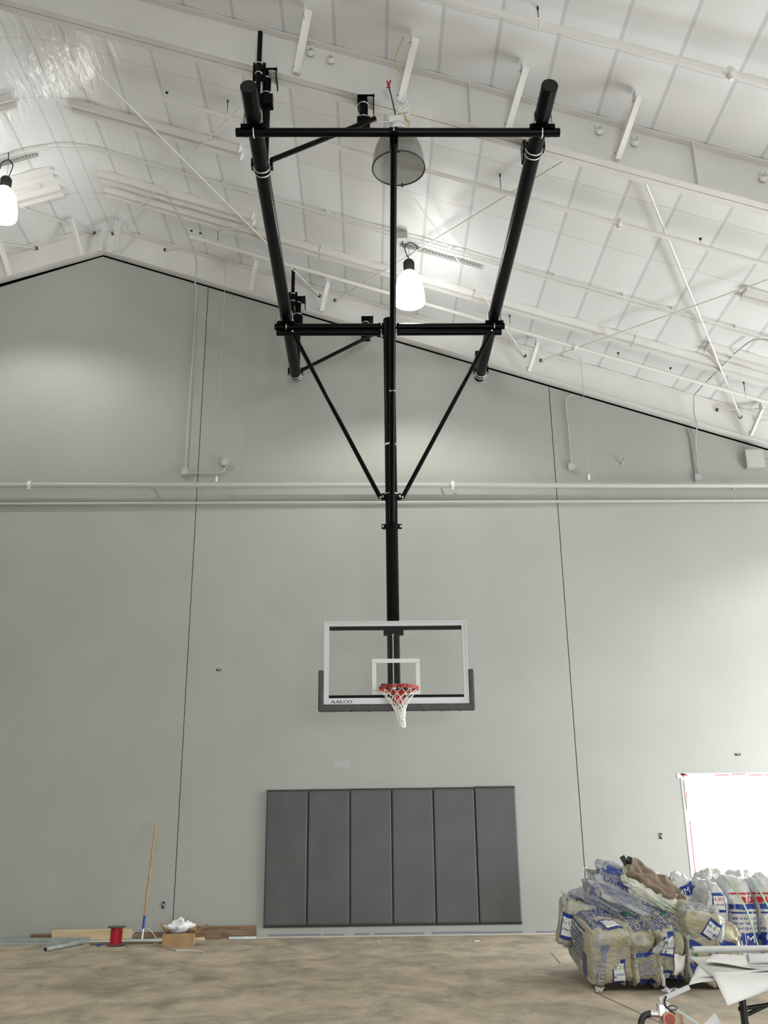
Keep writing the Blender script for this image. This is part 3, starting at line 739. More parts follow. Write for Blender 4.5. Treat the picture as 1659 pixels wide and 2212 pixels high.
# faint plaster patch
mb = MB(); mb.box((-.42, -.0015, 2.36), (.22, .002, .1)); struct(mb.build('trim_4', 'wall'), 'pale filled patch on the wall'); bpy.data.objects['trim_4'].data.materials[0] = mat('filler_patch', (.42, .43, .41), .6)

# ------------------------------------------------------------------ the basketball backstop
def backstop():
    ZP, RP = 8.60, .086
    root = thing('basketball_backstop', (.33, -2.31, 2.83), 'black pipe basketball backstop hung from the rafters with glass backboard', 'basketball hoop')
    PL = [(-1.203, -6.80, ZP), (-1.192, -.30, ZP)]; PR = [(1.888, -6.82, ZP), (1.872, -.27, ZP)]
    for a, b in (PL, PR):
        mb = MB(); mb.tube([a, b], RP, 32); o = mb.build('main_pipe', 'black', root)
        mb = MB(); a_ = Vector(a); mb.tube([a_+Vector((0, -.002, 0)), a_+Vector((0, -.006, 0))], RP*.93, 28); mb.build('end_cap', 'blackend', o)
    YB, RB = -2.19, .047
    ZB1, ZB2 = 8.465, 8.367
    for z, x0, x1 in ((ZB1, (-1.367, -2.233, 8.465)[0], (2.031, -2.213, 8.465)[0]), (ZB2, (-1.338, -2.215, 8.367)[0], (1.980, -2.195, 8.367)[0])):
        mb = MB(); mb.pipe((x0, YB, z), (x1, YB, z), RB, 24, wall=.006); mb.build('crossbar', 'black', root)
    F0, F1 = (-1.392, -6.281, 8.460), (2.079, -6.297, 8.460)
    YFB = (F0[1]+F1[1])/2
    mb = MB(); mb.pipe((F0[0], YFB, 8.465), (F1[0], YFB, 8.465), RB, 24, wall=.006); mb.build('crossbar', 'black', root)
    XM, YM, RM = .315, YB-.135, .083
    mb = MB(); mb.tube([(XM, YM, 3.02), (XM, YM, 8.50)], RM, 32); mb.build('mast', 'black', root)
    # long thin brace, front crossbar to mast
    B0, B1 = Vector((XM, YFB, 8.38)), Vector((XM, YM-RM-.03, 4.98)); 
    BT = Vector((XM-.02, YFB, 8.41))
    mb = MB(); mb.tube([BT, (XM, YM-RM-.05, 5.35)], .036, 18); mb.tube([(XM, YM-RM-.045, 5.5), (XM, YM-RM-.045, 4.95)], .03, 18) if False else None
    mb.build('back_brace', 'black', root)
    # side braces
    for s in (-1, 1):
        a = (-1.096, -2.260, 8.302) if s < 0 else (1.825, -2.260, 8.292); b = (XM+s*.15, YM-.01, 5.72)
        a = (a[0], YB-.07, ZB2-.03)
        mb = MB(); mb.tube([a, b], .031, 16); o = mb.build('side_brace', 'black', root)
        mb = MB(); mb.lathe([(.001, .012), (.012, .01), (.014, 0)], Vector(b)+Vector((0, -.033, 0)), 8, axis=(0, -1, 0)); mb.lathe([(.001, .012), (.012, .01), (.014, 0)], Vector(a)+Vector((0, -.033, 0)), 8, axis=(0, -1, 0)); mb.build('bolt', 'zinc', o)
    # collars on the mast
    def collar(z, w_, h, bolts=True):
        mb = MB()
        for s in (-1, 1): mb.box((XM+s*(RM+w_/2-.01), YM, z), (w_+.02, .012, h))
        mb.tube([(XM, YM, z-h/2), (XM, YM, z+h/2)], RM+.008, 24); o = mb.build('mast_clamp', 'black', root)
        mb = MB()
        for s in (-1, 1): mb.lathe([(.001, .02), (.016, .018), (.018, 0)], (XM+s*(RM+w_*.6), YM-.008, z), 10, axis=(0, -1, 0))
        mb.build('bolt', 'zinc', o)
    collar(5.74, .055, .10); collar(5.31, .055, .07)
    mb = MB(); mb.tube([(XM+(RM+.012)*cos(q), YM+(RM+.012)*sin(q), 5.77) for q in [pi+pi*k/10 for k in range(11)]], .008, 6); mb.build('u_bolt', 'zinc', root)
    # steel bands round brace and mast
    for z in (6.55,):
        t = (Vector((XM, YM-RM-.05, 5.35))-BT); p = BT+t*((BT.z-z)/(BT.z-5.35))
        mb = MB(); mb.tube([p-Vector((0, 0, .02)), p+Vector((0, 0, .02))], .039, 16); mb.build('steel_band', 'zinc', root)
    mb = MB(); mb.tube([(XM, YM, 6.49), (XM, YM, 6.52)], RM+.004, 24); mb.build('steel_band', 'zinc', root)
    # clamps between main pipes and crossbars: flat plate and U-bolts
    def ubolt(c, axis, r, open_dir, L_=.05, rr=.0085):
        """half ring round a pipe with axis, legs running along open_dir"""
        c = Vector(c); ax = Vector(axis).normalized(); d = Vector(open_dir).normalized(); sd = ax.cross(d)
        pts = [c+sd*r+d*L_]+[c+(sd*cos(q)-d*sin(q))*r for q in [pi*k/12 for k in range(13)]]+[c-sd*r+d*L_]
        mb = MB(); mb.tube(pts, rr, 8)
        for e in (pts[0], pts[-1]): mb.tube([e-d*.012, e], rr*1.9, 6)
        return mb
    for (a, b) in (PL, PR):
        for y, zb in ((YFB, 8.465), (YB, 8.465)):
            x = a[0]+(b[0]-a[0])*((y-a[1])/(b[1]-a[1]))
            for dy in (-.085, .085):
                ubolt((x, y+dy*1.35, ZP), (0, 1, 0), RP+.008, (0, 0, -1), .10).build('u_bolt', 'zinc', root)
            mb = MB(); mb.box((x, y-.0, ZP-RP-.004), (.27, .12, .012)); mb.box((x, y-.06, ZP-RP-.012), (.27, .01, .05)); o = mb.build('clamp_plate', 'black', root)
            ubolt((x, y, zb), (1, 0, 0), RB+.008, (0, 0, 1), .07).build('u_bolt', 'zinc', root)
        # paired rings where the brace brackets clamp on
    for s in (-1, 1):
        for z in (ZB1, ZB2): ubolt((XM+s*.11, YB, z), (1, 0, 0), RB+.008, (0, 1, 0), .06).build('u_bolt', 'zinc', root)
    mb = MB(); mb.box((XM, YB-.052, 8.416), (.30, .012, .16)); mb.build('mast_plate', 'black', root)
    # brace bracket under front crossbar
    mb = MB()
    for s in (-1, 1): mb.box((XM-.02+s*.04, YFB, 8.37), (.008, .08, .17))
    mb.box((XM-.02, YFB-.055, 8.45), (.09, .01, .07)); mb.build('brace_bracket', 'black', root)
    ubolt((XM-.02, YFB, 8.465), (1, 0, 0), RB+.008, (0, 0, -1), .03).build('u_bolt', 'zinc', root)
    # ---- hangers on the two rafters
    def band_pair(x, y, side):
        for dy in (0, .075):
            ubolt((x, y+dy, ZP), (0, 1, 0), RP+.009, (0, 0, 1), .09).build('u_bolt', 'zinc', root)
        mb = MB()
        for s in (-1, 1): mb.box((x+s*(RP+.022), y+.03, ZP+.05), (.03, .10, .10))
        mb.build('clamp_ear', 'black', root)
    def rafter_bracket(x, y, z, name='rafter_clamp'):
        mb = MB(); mb.box((x, y, z+.012), (.20, .22, .014)); mb.box((x+.09, y, z-.05), (.012, .22, .16)); mb.box((x-.09, y, z-.02), (.012, .2, .08)); mb.build(name, 'black', root)
    for (yh, yr, zo, far) in ((-5.56, -5.55, .64, False), (-.42, -.10, .56, True)):
        xl = -1.197
        # vertical pipe from rafter to left main pipe
        zr = roofz(xl)-zo
        rafter_bracket(xl+.05, yh, zr-.02)
        mb = MB(); mb.pipe((xl+.02, yh, zr-.05), (xl+.02, yh, ZP+RP*.6), .052, 20); mb.build('hanger_pipe', 'black', root)
        yn = yh-.14
        mb = MB(); mb.tube([(xl-.06, yn, zr+.50), (xl-.06, yn, ZP+.0)], .030, 16); mb.build('adjusting_pipe', 'black', root)
        for z in (zr-.08, zr-.30):
            mb = MB(); mb.tube([(xl+.02+.06*cos(q), yh-.06*abs(sin(q)) , z) for q in [pi*k/10 for k in range(11)]], .008, 6); mb.build('u_bolt', 'zinc', root)
        for z in (zr+.02, zr-.12):
            mb = MB(); mb.tube([(xl-.06+.037*cos(q), yn-.037*sin(q), z) for q in [pi*k/10 for k in range(11)]], .007, 6); mb.build('u_bolt', 'zinc', root)
        mb = MB(); mb.box((xl-.06, yn+.045, zr-.05), (.15, .02, .26)); mb.build('adjusting_bracket', 'black', root)
        mb = MB(); mb.box((xl+.03, yh-.02, zr-.42), (.15, .12, .14)); mb.build('hanger_bracket', 'black', root)
        band_pair(xl, yh-.02, 1)
        # diagonal to the short stub hanging from the rafter
        xs = -.03; zs = roofz(xs)-zo
        rafter_bracket(xs+.03, yh, zs-.02)
        mb = MB(); mb.pipe((xs, yh-.03, zs+.0), (xs, yh-.03, zs-.40), .052, 20, wall=.006); mb.build('stub_pipe', 'black', root)
        for z in (zs-.09, zs-.28):
            mb = MB(); mb.tube([(xs+.06*cos(q), yh-.03-.06*sin(q), z) for q in [pi*k/10 for k in range(11)]], .008, 6); mb.build('u_bolt', 'zinc', root)
        mb = MB(); mb.box((xs, yh-.04, zs-.36), (.15, .13, .10)); mb.build('stub_bracket', 'black', root)
        z1 = zs-.40
        mb = MB(); mb.tube([(xl+.12, yh-.1, ZP+.02), (xs+.14, yh-.1, z1+.06)], .030, 16); mb.build('diagonal_brace', 'black', root)
        # right main pipe is clamped straight up to the rafter
        xr = 1.88; zr2 = roofz(xr)-zo
        band_pair(xr, yh-.32 if not far else yh-.05, -1)
        mb = MB(); mb.box((xr, yh, (zr2+ZP+RP)/2), (.16, .12, zr2-ZP-RP+.0)); mb.build('rafter_saddle', 'black', root)
    # ---- backboard
    xb, yb, z0, z1 = .339, -2.48, 2.896, 3.963
    W_ = 1.83; H_ = z1-z0
    bb = thing_part('backboard', root)
    fr = MB(); t_ = .05
    fr.box((xb, yb, z0+.0425), (W_, t_, .085)); fr.box((xb, yb, z1-.03), (W_, t_, .06))
    for s in (-1, 1): fr.box((xb+s*(W_/2-.03), yb, (z0+.085+z1-.06)/2), (.06, t_, H_-.145))
    fr.box((xb, yb-.03, z1-.008), (W_+.01, .02, .016)); 
    for s in (-1, 1): fr.box((xb+s*(W_/2-.004), yb-.03, (z0+z1-.016)/2), (.014, .02, H_-.018))
    fr.build('board_frame', 'alu', bb)
    g = MB(); g.box((xb, yb, (z0+z1)/2+.01), (W_-.10, .012, H_-.12)); g.build('glass_pane', 'glass', bb)
    b_ = MB(); b_.box((xb, yb+.03, z1-.082), (W_-.12, .035, .045)); b_.build('top_mount_bar', 'black', bb)
    b_ = MB(); b_.box((xb, yb-.012, z0+.105), (W_-.12, .012, .034)); b_.build('lower_trim', 'black', bb)
    ts = MB(); tw, th, zc = .61, .457, z0+.125
    ts.box((xb, yb-.012, zc+th-.027), (tw, .008, .052)); ts.box((xb, yb-.012, zc+.027), (tw, .008, .052))
    for s in (-1, 1): ts.box((xb+s*(tw/2-.026), yb-.012, zc+th/2), (.052, .008, th-.1))
    ts.build('target_square', 'white_paint', bb)
    pd = MB()
    pr = [(-.04, -.032), (-.03, -.045), (.03, -.045), (.04, -.035), (.04, .04), (-.04, .04)]
    pd.box((xb, yb-.01, z0-.036), (W_+.144, .102, .085), bev=.02)
    for s in (-1, 1): pd.box((xb+s*(W_/2+.037), yb-.01, z0+.18), (.07, .10, .516), bev=.022)
    for s in (-1, 1): pass
    pd.build('edge_padding', 'padding', bb)
    k = MB()
    for i in range(8): k.box((xb-.8+i*.228, yb-.02, z0-.082), (.02, .02, .012))
    k.build('padding_screw', 'dark', bb)
    # lettering
    lt = MB(); x0 = xb-W_/2+.09; zl = z0+.022; h = .036; yt = yb-.026
    def bar(p, q, w_):
        p, q = Vector(p), Vector(q); d = (q-p).normalized(); n = Vector((d.z, 0, -d.x))*w_/2
        y = Vector((0, yt, 0)); vs = [p+n+y, q+n+y, q-n+y, p-n+y]; vs += [v+Vector((0, .004, 0)) for v in vs]
        lt.add(vs, [(0, 1, 2, 3), (4, 7, 6, 5), (0, 4, 5, 1), (1, 5, 6, 2), (2, 6, 7, 3), (3, 7, 4, 0)])
    def V_(x, z): return (x, 0, zl+z)
    def oring(cx, a0, a1, hole=.0):
        n = 28; vs = []; fs = []
        for i in range(n+1):
            q = a0+(a1-a0)*i/n; ti = .0035+.0075*abs(cos(q))
            for rr, yy in ((1, 0), (0, 0)):
                rx, rz = (.027, h/2+.001) if rr else (.027-ti, h/2-.0035)
                vs.append(Vector((cx+rx*cos(q), yt, zl+h/2+rz*sin(q))))
        lt.add(vs, [(2*i, 2*i+1, 2*i+3, 2*i+2) for i in range(n)])
    cx = x0
    for _ in range(2):
        bar(V_(cx, .002), V_(cx+.021, h), .005); bar(V_(cx+.021, h), V_(cx+.042, .002), .011); bar(V_(cx+.009, .012), V_(cx+.034, .012), .004)
        bar(V_(cx-.008, .002), V_(cx+.010, .002), .004); bar(V_(cx+.030, .002), V_(cx+.052, .002), .004); cx += .058
    bar(V_(cx+.004, 0), V_(cx+.004, h), .010); bar(V_(cx-.008, h-.002), V_(cx+.016, h-.002), .004); bar(V_(cx-.008, .002), V_(cx+.034, .002), .004); bar(V_(cx+.034, .0), V_(cx+.036, .014), .005)
    cx += .068; oring(cx, .55, 2*pi-.55); bar(V_(cx+.023, h), V_(cx+.023, h-.012), .004); bar(V_(cx+.023, .0), V_(cx+.023, .010), .004)
    cx += .056; oring(cx, 0, 2*pi)
    lt.build('lettering', 'ink_black', bb)
    # mounts behind the board
    mb = MB(); mb.box((XM, yb+.06, z1-.11), (.26, .05, .12)); mb.box((XM, yb+.06, z0+.22), (.34, .06, .10)); mb.tube([(XM, yb+.07, z0+.2), (XM, yb+.07, z0-.02)], .06, 16); mb.build('board_mount', 'black', root)
    mb = MB()
    for s in (-1, 1):
        mb.lathe([(.001, .02), (.018, .018), (.02, 0)], (XM+s*.13, yb+.028, z0+.235), 10, axis=(0, -1, 0))
        mb.lathe([(.001, .015), (.01, .013), (.01, 0)], (XM+s*.055, yb+.028, z0+.215), 10, axis=(0, -1, 0))
        mb.lathe([(.001, .015), (.01, .013), (.01, 0)], (XM+s*.045, yb+.028, z1-.085), 10, axis=(0, -1, 0))
    mb.tube([(XM-.01, yb+.035, z0+.28), (XM-.01, yb+.035, z1-.17)], .007, 8); mb.box((XM, yb+.03, z0+.225), (.05, .02, .09)); mb.lathe([(.001, .01), (.014, .01), (.014, -.01)], (XM-.01, yb+.035, z1-.165), 10)
    mb.build('mount_bolt', 'zinc', root)
    # ---- rim
    rc = Vector((xb+.02, yb-.03-.155-.2286, 3.05)); rr = .2286+.009
    mb = MB()
    mb.tube([rc+Vector((rr*cos(2*pi*j/48), rr*sin(2*pi*j/48), 0)) for j in range(48)], .0105, 10, closed=True)
    mb.tube([rc+Vector((rr*cos(2*pi*j/48), rr*sin(2*pi*j/48), -.024)) for j in range(48)], .008, 8, closed=True)
    for j in range(12):
        q = 2*pi*j/12+.13; mb.tube([rc+Vector((rr*cos(q), rr*sin(q), 0)), rc+Vector((rr*cos(q), rr*sin(q), -.03)), rc+Vector(((rr-.02)*cos(q), (rr-.02)*sin(q), -.035)), rc+Vector(((rr-.022)*cos(q), (rr-.022)*sin(q), -.01))], .004, 6)
    for s in (-1, 1):
        p = rc+Vector((s*.16, rr*.72, -.012)); mb.box((p+Vector((rc.x+s*.07, yb-.05, 3.04)))/2, (.012, .16, .03), Matrix.Rotation(s*-.35, 3, 'Z'))
    mb.box((rc.x, yb-.09, 3.03), (.17, .13, .035), bev=.004); mb.box((rc.x, yb-.045, 2.965), (.15, .03, .17), bev=.004)
    mb.box((rc.x, yb-.10, 2.99), (.10, .08, .10), bev=.006)
    rim = mb.build('rim', 'orange', root)
    # ---- net: twelve cords in a diamond weave that narrows to a gathered tail
    NL = 12
    lev = [(.226, -.03, 0, 0), (.185, -.085, 0, 0), (.140, -.145, .0, 0), (.098, -.20, .004, 0), (.070, -.25, .008, 0), (.058, -.30, .012, 0), (.052, -.345, .017, 0), (.047, -.39, .022, 0), (.042, -.435, .027, 0), (.036, -.475, .03, 0)]
    rnd = random.Random(11)
    P = []
    for i, (r_, dz, dx, dy) in enumerate(lev):
        row = []
        for j in range(NL):
            q = 2*pi*(j+(.5 if i % 2 else 0))/NL+.13; jit = .004 if i > 3 else .001
            row.append(rc+Vector((r_*cos(q)+dx+rnd.uniform(-jit, jit)*1.5, r_*sin(q)*(.95 if i > 3 else 1)+rnd.uniform(-jit, jit), dz+rnd.uniform(-jit, jit)*2)))
        P.append(row)
    mb = MB()
    for i in range(len(lev)-1):
        for j in range(NL):
            k1 = j; k2 = (j+1) % NL if i % 2 else (j-1) % NL
            for kk in (k1, k2):
                a, b = P[i][j], P[i+1][kk]; m_ = (a+b)/2-Vector((0, 0, .004)); mb.tube([a, m_, b], .0034 if i < 3 else .0052, 6)
    for j in range(NL):
        for i in range(4, len(lev)-1): mb.tube([P[i][j], P[i+1][j]], .006, 5)
        mb.lathe([(.001, -.008), (.008, 0), (.001, .008)], P[-1][j], 6)
    for i in (6, 7, 8, 9): mb.tube(P[i]+[P[i][0]], .006, 5)
    mb.build('net', 'net', root)
def thing_part(name, parent):
    o = bpy.data.objects.new(name, None); COL.objects.link(o); o.parent = parent; return o
backstop()

# ------------------------------------------------------------------ wall pads
def wall_pads():
    labs = ['leftmost grey wall pad', 'second grey wall pad from the left', 'third grey wall pad from the left', 'third grey wall pad from the right', 'second grey wall pad from the right', 'rightmost grey wall pad']
    zb, zt = .150, 2.012; x0 = -1.520; wd = 3.66/6
    for i in range(6):
        a = x0+i*wd; dz = (-.006, -.003, 0, .001, .003, .012)[i]; lo = (0, 0, .004, .008, .006, .01)[i]
        root = thing('wall_pad', (a+wd/2, -.03, zb), labs[i]+' in the row on the gable wall', 'wall pad', 'upright grey pads on the gable wall')
        z0, z1 = zb+lo*.5, zt+dz-.035
        def fn(u, v):
            X_ = 2*u-1; Z_ = 2*v-1
            e = (1-abs(X_)**60)*(1-abs(Z_)**160)
            return Vector((a+.004+(wd-.008)*u, -.014-.046*max(e, 0)**.5-.003*noise.noise(Vector((u*2+i*5, v*4, 0))), z0+(z1-z0)*v))
        us = 60; mb = MB(); mb.grid(lambda u, v: fn(.5-.5*cos(pi*u), .5-.5*cos(pi*v)), us, 60); mb.build('padded_face', 'matpad', root)
        mb = MB(); mb.box((a+wd/2, -.008, (z0+z1)/2), (wd-.002, .014, z1-z0)); mb.build('backing_board', 'matedge', root)
        mb = MB(); mb.box((a+wd/2, -.010, z1+.012), (wd-.001, .014, .026)); mb.box((a+wd/2, -.010, z0-.012), (wd-.001, .014, .026)); mb.build('nailing_strip', 'matedge', root)
        mb = MB()
        for xx in (.1, .5): mb.lathe([(.001, .004), (.008, .004), (.008, 0)], (a+xx, -.018, z0-.010), 8, axis=(0, -1, 0)); mb.lathe([(.001, .004), (.008, .004), (.008, 0)], (a+xx, -.018, z1+.012), 8, axis=(0, -1, 0))
        mb.build('screw', 'padding', root)
wall_pads()

# ------------------------------------------------------------------ things along the foot of the wall
def broom():
    top = Vector((-3.115, -.035, 1.55)); foot = Vector((-3.14, -.35, .03)); t = (foot-top).normalized()
    root = thing('push_broom', (-3.14, -.35, 0), 'push broom with long wooden handle leaning on the wall', 'broom')
    J = top+t*(1.28); mb = MB(); mb.tube([top, top+(J-top)*.5, J], [.013, .0145, .015], 12); mb.build('handle', 'wood', root)
    K = J+t*.14; mb = MB(); mb.tube([J-t*.03, K], .0175, 12); mb.build('blue_sleeve', 'blue', root)
    mb = MB(); mb.tube([K-t*.01, foot], .016, 10)
    for s in (-1, 1): mb.tube(catmull([K+t*.0, K+Vector((s*.06, 0, .005)), K+Vector((s*.11, 0, -.03)), foot+Vector((s*.19, 0, .02))], 5), .008, 8)
    mb.build('metal_brace', 'galv', root)
    mb = MB(); mb.box(foot+Vector((0, 0, -.008)), (.42, .07, .03), bev=.004); mb.build('broom_head', 'galv', root)
broom()
def board(a, b, h, d, m, label, z=0, group='loose boards along the wall foot', name='wood_board'):
    a, b = Vector(a), Vector(b); c = (a+b)/2; ang = atan2(b.y-a.y, b.x-a.x); mb = MB()
    mb.box((c.x, c.y, z+h/2+.001), ((b-a).length, d, h), Matrix.Rotation(ang, 3, 'Z'), bev=.003)
    return tag(mb.build(name, m), label, 'board', group)
board((-4.43, -.16, 0), (-3.33, -.14, 0), .15, .038, 'pine', 'pale pine board on edge behind the red spool')
board((-4.75, -.08, 0), (-4.05, -.07, 0), .09, .04, 'oldwood', 'brown board sticking out left of the pale pine board')
board((-3.30, -.10, 0), (-2.85, -.10, 0), .10, .03, 'oldwood', 'short brown board behind the broom foot')
board((-2.75, -.05, 0), (-1.61, -.05, 0), .165, .03, 'oldwood', 'long dark brown board on edge right of the cardboard box')
board((-2.65, -.13, 0), (-2.10, -.11, 0), .10, .06, 'oldwood', 'shorter brown board in front of the long dark one')
board((-3.0, -.30, 0), (-2.3, -.26, 0), .035, .09, 'pine', 'flat pale board lying behind the broom')
board((-1.98, -.14, 0), (-1.60, -.12, 0), .03, .09, 'galv', 'grey metal offcut at the right end of the boards', name='metal_offcut')
def stud(a, b, label, h=.06, d=.09):
    a, b = Vector(a), Vector(b); u = (b-a).normalized(); w_ = Vector((-u.y, u.x, 0)); mb = MB()
    mb.sweep([(-d/2, 0), (d/2, 0), (d/2, h), (d/2-.004, h), (d/2-.004, .004), (-d/2+.004, .004), (-d/2+.004, h), (-d/2, h)], a, b, w_, (0, 0, 1))
    tag(mb.build('metal_stud', 'galv'), label, 'metal stud', 'galvanised studs on the floor by the wall')
stud((-5.9, -.30, .002), (-3.85, -.36, .002), 'galvanised metal stud lying by the wall at far left')
stud((-5.4, -.50, .002), (-4.0, -.62, .002), 'galvanised metal stud lying in front of the other one', .035, .07)
def round_tube(pts, r, m, label, name, cat, grp=None): 
    mb = MB(); mb.tube(pts, r, 10); return tag(mb.build(name, m), label, cat, grp)
root = thing('pipe_offcut', (-3.85, -.95, 0), 'short grey pipe offcut with a dark open end lying on the floor', 'pipe')
mb = MB(); mb.tube([(-3.86, -.60, .028), (-4.10, -1.45, .028)], .026, 14); mb.build('pipe', 'galv', root)
mb = MB(); mb.tube([(-4.1003, -1.451, .028), (-4.1015, -1.455, .028)], .021, 14); mb.build('bore', 'dark', root)
round_tube([(-4.2, -.46, .016), (-2.85, -.42, .016)], .014, 'galv', 'thin steel conduit on the floor between spool and box', 'steel_conduit', 'conduit', 'thin conduits on the floor')
round_tube([(-3.75, -.70, .012), (-2.45, -.62, .012)], .010, 'oldwood', 'thin dark rod on the floor just in front of the spool', 'thin_rod', 'rod')
round_tube([(-2.93, -.62, .01), (-2.42, -1.62, .01)], .009, 'galv', 'thin metal rod lying diagonally in front of the cardboard box', 'thin_rod', 'rod')
round_tube(catmull([(-2.47, -1.55, .008), (-2.25, -1.6, .008), (-2.1, -1.72, .008), (-2.02, -1.95, .008)], 6), .005, 'whiteplastic', 'short curl of white wire on the floor', 'wire_scrap', 'wire')
mb = MB(); mb.box((-3.58, -.9, .02), (.05, .03, .03), bev=.004); tag(mb.build('wire_connector', 'blue'), 'small blue connector on the floor left of the spool', 'connector')
def spool():
    c = Vector((-3.37, -.85, 0)); root = thing('cable_spool', c, 'spool of red cable with grey flanges standing on the floor', 'spool')
    for z in (.004, .225): mb = MB(); mb.lathe([(.02, 0), (.115, 0), (.12, .006), (.115, .014), (.02, .014), (.02, 0)], c+Vector((0, 0, z)), 32); mb.build('flange', 'matpad', root)
    mb = MB(); mb.lathe([(.075, .018)]+[(.075+.0025*(i % 2), .018+i*.0068) for i in range(31)]+[(.075, .225)], c, 28); mb.build('cable_winding', 'red', root)
spool()
def carton():
    root = thing('cardboard_box', (-2.52, -.98, 0), 'open brown cardboard box holding crumpled white plastic', 'box')
    R = Matrix.Rotation(.15, 3, 'Z'); c = Vector((-2.52, -.98, 0)); L_, W_, H_ = .40, .34, .165; t = .005
    mb = MB(); mb.box(c+Vector((0, 0, t/2+.001)), (L_, W_, t), R)
    for s in (-1, 1): mb.box(c+R@Vector((0, s*W_/2, H_/2)), (L_, t, H_), R); mb.box(c+R@Vector((s*L_/2, 0, H_/2)), (t, W_, H_), R)
    mb.build('box_body', 'cardboard', root)
    for (p, sz, rx, ry) in ((Vector((L_/2+.08, .02, H_+.04)), (.19, W_, t), 0, -.5), (Vector((-L_/2-.01, 0, H_+.05)), (.15, W_*.9, t), 0, 1.0), (Vector((.02, W_/2+.06, H_+.05)), (L_, .16, t), .6, 0)):
        mb = MB(); mb.box(c+R@p, sz, R@Matrix.Rotation(ry, 3, 'Y')@Matrix.Rotation(rx, 3, 'X')); mb.build('flap', 'cardboard', root)
    mb = MB(); mb.box(c+R@Vector((L_/2+.004, -.03, .08)), (.002, .15, .12), R); mb.build('paper_label', 'ink_white', root)
    mb = MB()
    for k in range(5): mb.box(c+R@Vector((L_/2+.006, -.08+.025*k, .08)), (.001, .008+.004*(k % 2), .05), R)
    mb.build('label_print', 'ink_black', root)
    def fn(u, v):
        q = 2*pi*u; ph = pi*v; n = noise.noise(Vector((cos(q)*2, sin(q)*2, ph*1.6)))+.6*noise.noise(Vector((cos(q)*5, sin(q)*5, ph*4)))
        r = .13*sin(ph)*(1+.55*n); return Vector((-2.53, -.95, .22))+Vector((r*cos(q)*1.15, r*sin(q), -.075*cos(ph)*(1+.6*n)+.04*n))
    mb = MB(); mb.grid(fn, 40, 22); o = mb.build('plastic_wrap', 'whiteplastic'); tag(o, 'crumpled white plastic wrap in the cardboard box', 'plastic wrap')
carton()
# scraps on the slab
rnd = random.Random(9)
scr = [(-4.6, -1.9), (-4.95, -2.3), (-3.2, -.95), (-3.9, -4.6), (.1, -.8), (-1.9, -.55), (-3.6, -5.6), (1.4, -.9), (-2.9, -3.2)]
for k, (x, y) in enumerate(scr):
    mb = MB(); mb.box((x, y, .006), (.05+.03*rnd.random(), .02, .008), Matrix.Rotation(rnd.uniform(0, 3), 3, 'Z'), bev=.001)
    tag(mb.build('debris_chip', ['oldwood', 'whiteplastic', 'cardboard'][k % 3]), 'tiny chip of building debris on the concrete floor', 'debris', 'tiny debris chips on the floor')

# ------------------------------------------------------------------ bags of insulation
def supers(e, q): return math.copysign(abs(q)**e, q)
def bag_surface(c, R, d, ridges=5, amp=.012, e=.38, seed=0, wob=.02, ridge_axis=0, floor=True, nu=84, nv=48):
    """rounded block of squeezed batts: half sizes d, soft ridges across ridge_axis"""
    c = Vector(c)
    def fn(u, v):
        th = 2*pi*u; ph = -pi/2+pi*v
        p = Vector((supers(e, cos(ph))*supers(e, cos(th)), supers(e, cos(ph))*supers(e, sin(th)), supers(e, sin(ph))))
        rr = p[ridge_axis]; w_ = abs(cos(rr*pi*ridges/2))
        n = noise.noise(p*1.7+Vector((seed, 0, 0)))*wob+noise.noise(p*4.5+Vector((0, seed, 0)))*wob*.5
        k = 1+n/min(d)
        q = Vector((p.x*d[0], p.y*d[1], p.z*d[2]))*k
        nn = Vector((p.x/d[0], p.y/d[1], p.z/d[2])); nn[ridge_axis] *= .3; nn.normalize()
        q += nn*(amp*(w_**.6-.6))
        q = c+R@q
        if floor: q.z = max(q.z, .004)
        return q
    return fn
def rot(rx=0, ry=0, rz=0): return Matrix.Rotation(rz, 3, 'Z')@Matrix.Rotation(ry, 3, 'Y')@Matrix.Rotation(rx, 3, 'X')
def text_mesh(body, size):
    cu = bpy.data.curves.new('lettering_curve', 'FONT'); cu.body = body; cu.size = size; cu.align_x = 'CENTER'; cu.align_y = 'CENTER'; cu.resolution_u = 2
    ob = bpy.data.objects.new('lettering_curve', cu); COL.objects.link(ob)
    dg = bpy.context.evaluated_depsgraph_get(); me = bpy.data.meshes.new_from_object(ob.evaluated_get(dg))
    vs = [v.co.copy() for v in me.vertices]; fs = [list(p.vertices) for p in me.polygons]
    bpy.data.objects.remove(ob); bpy.data.curves.remove(cu); bpy.data.meshes.remove(me)
    return vs, fs
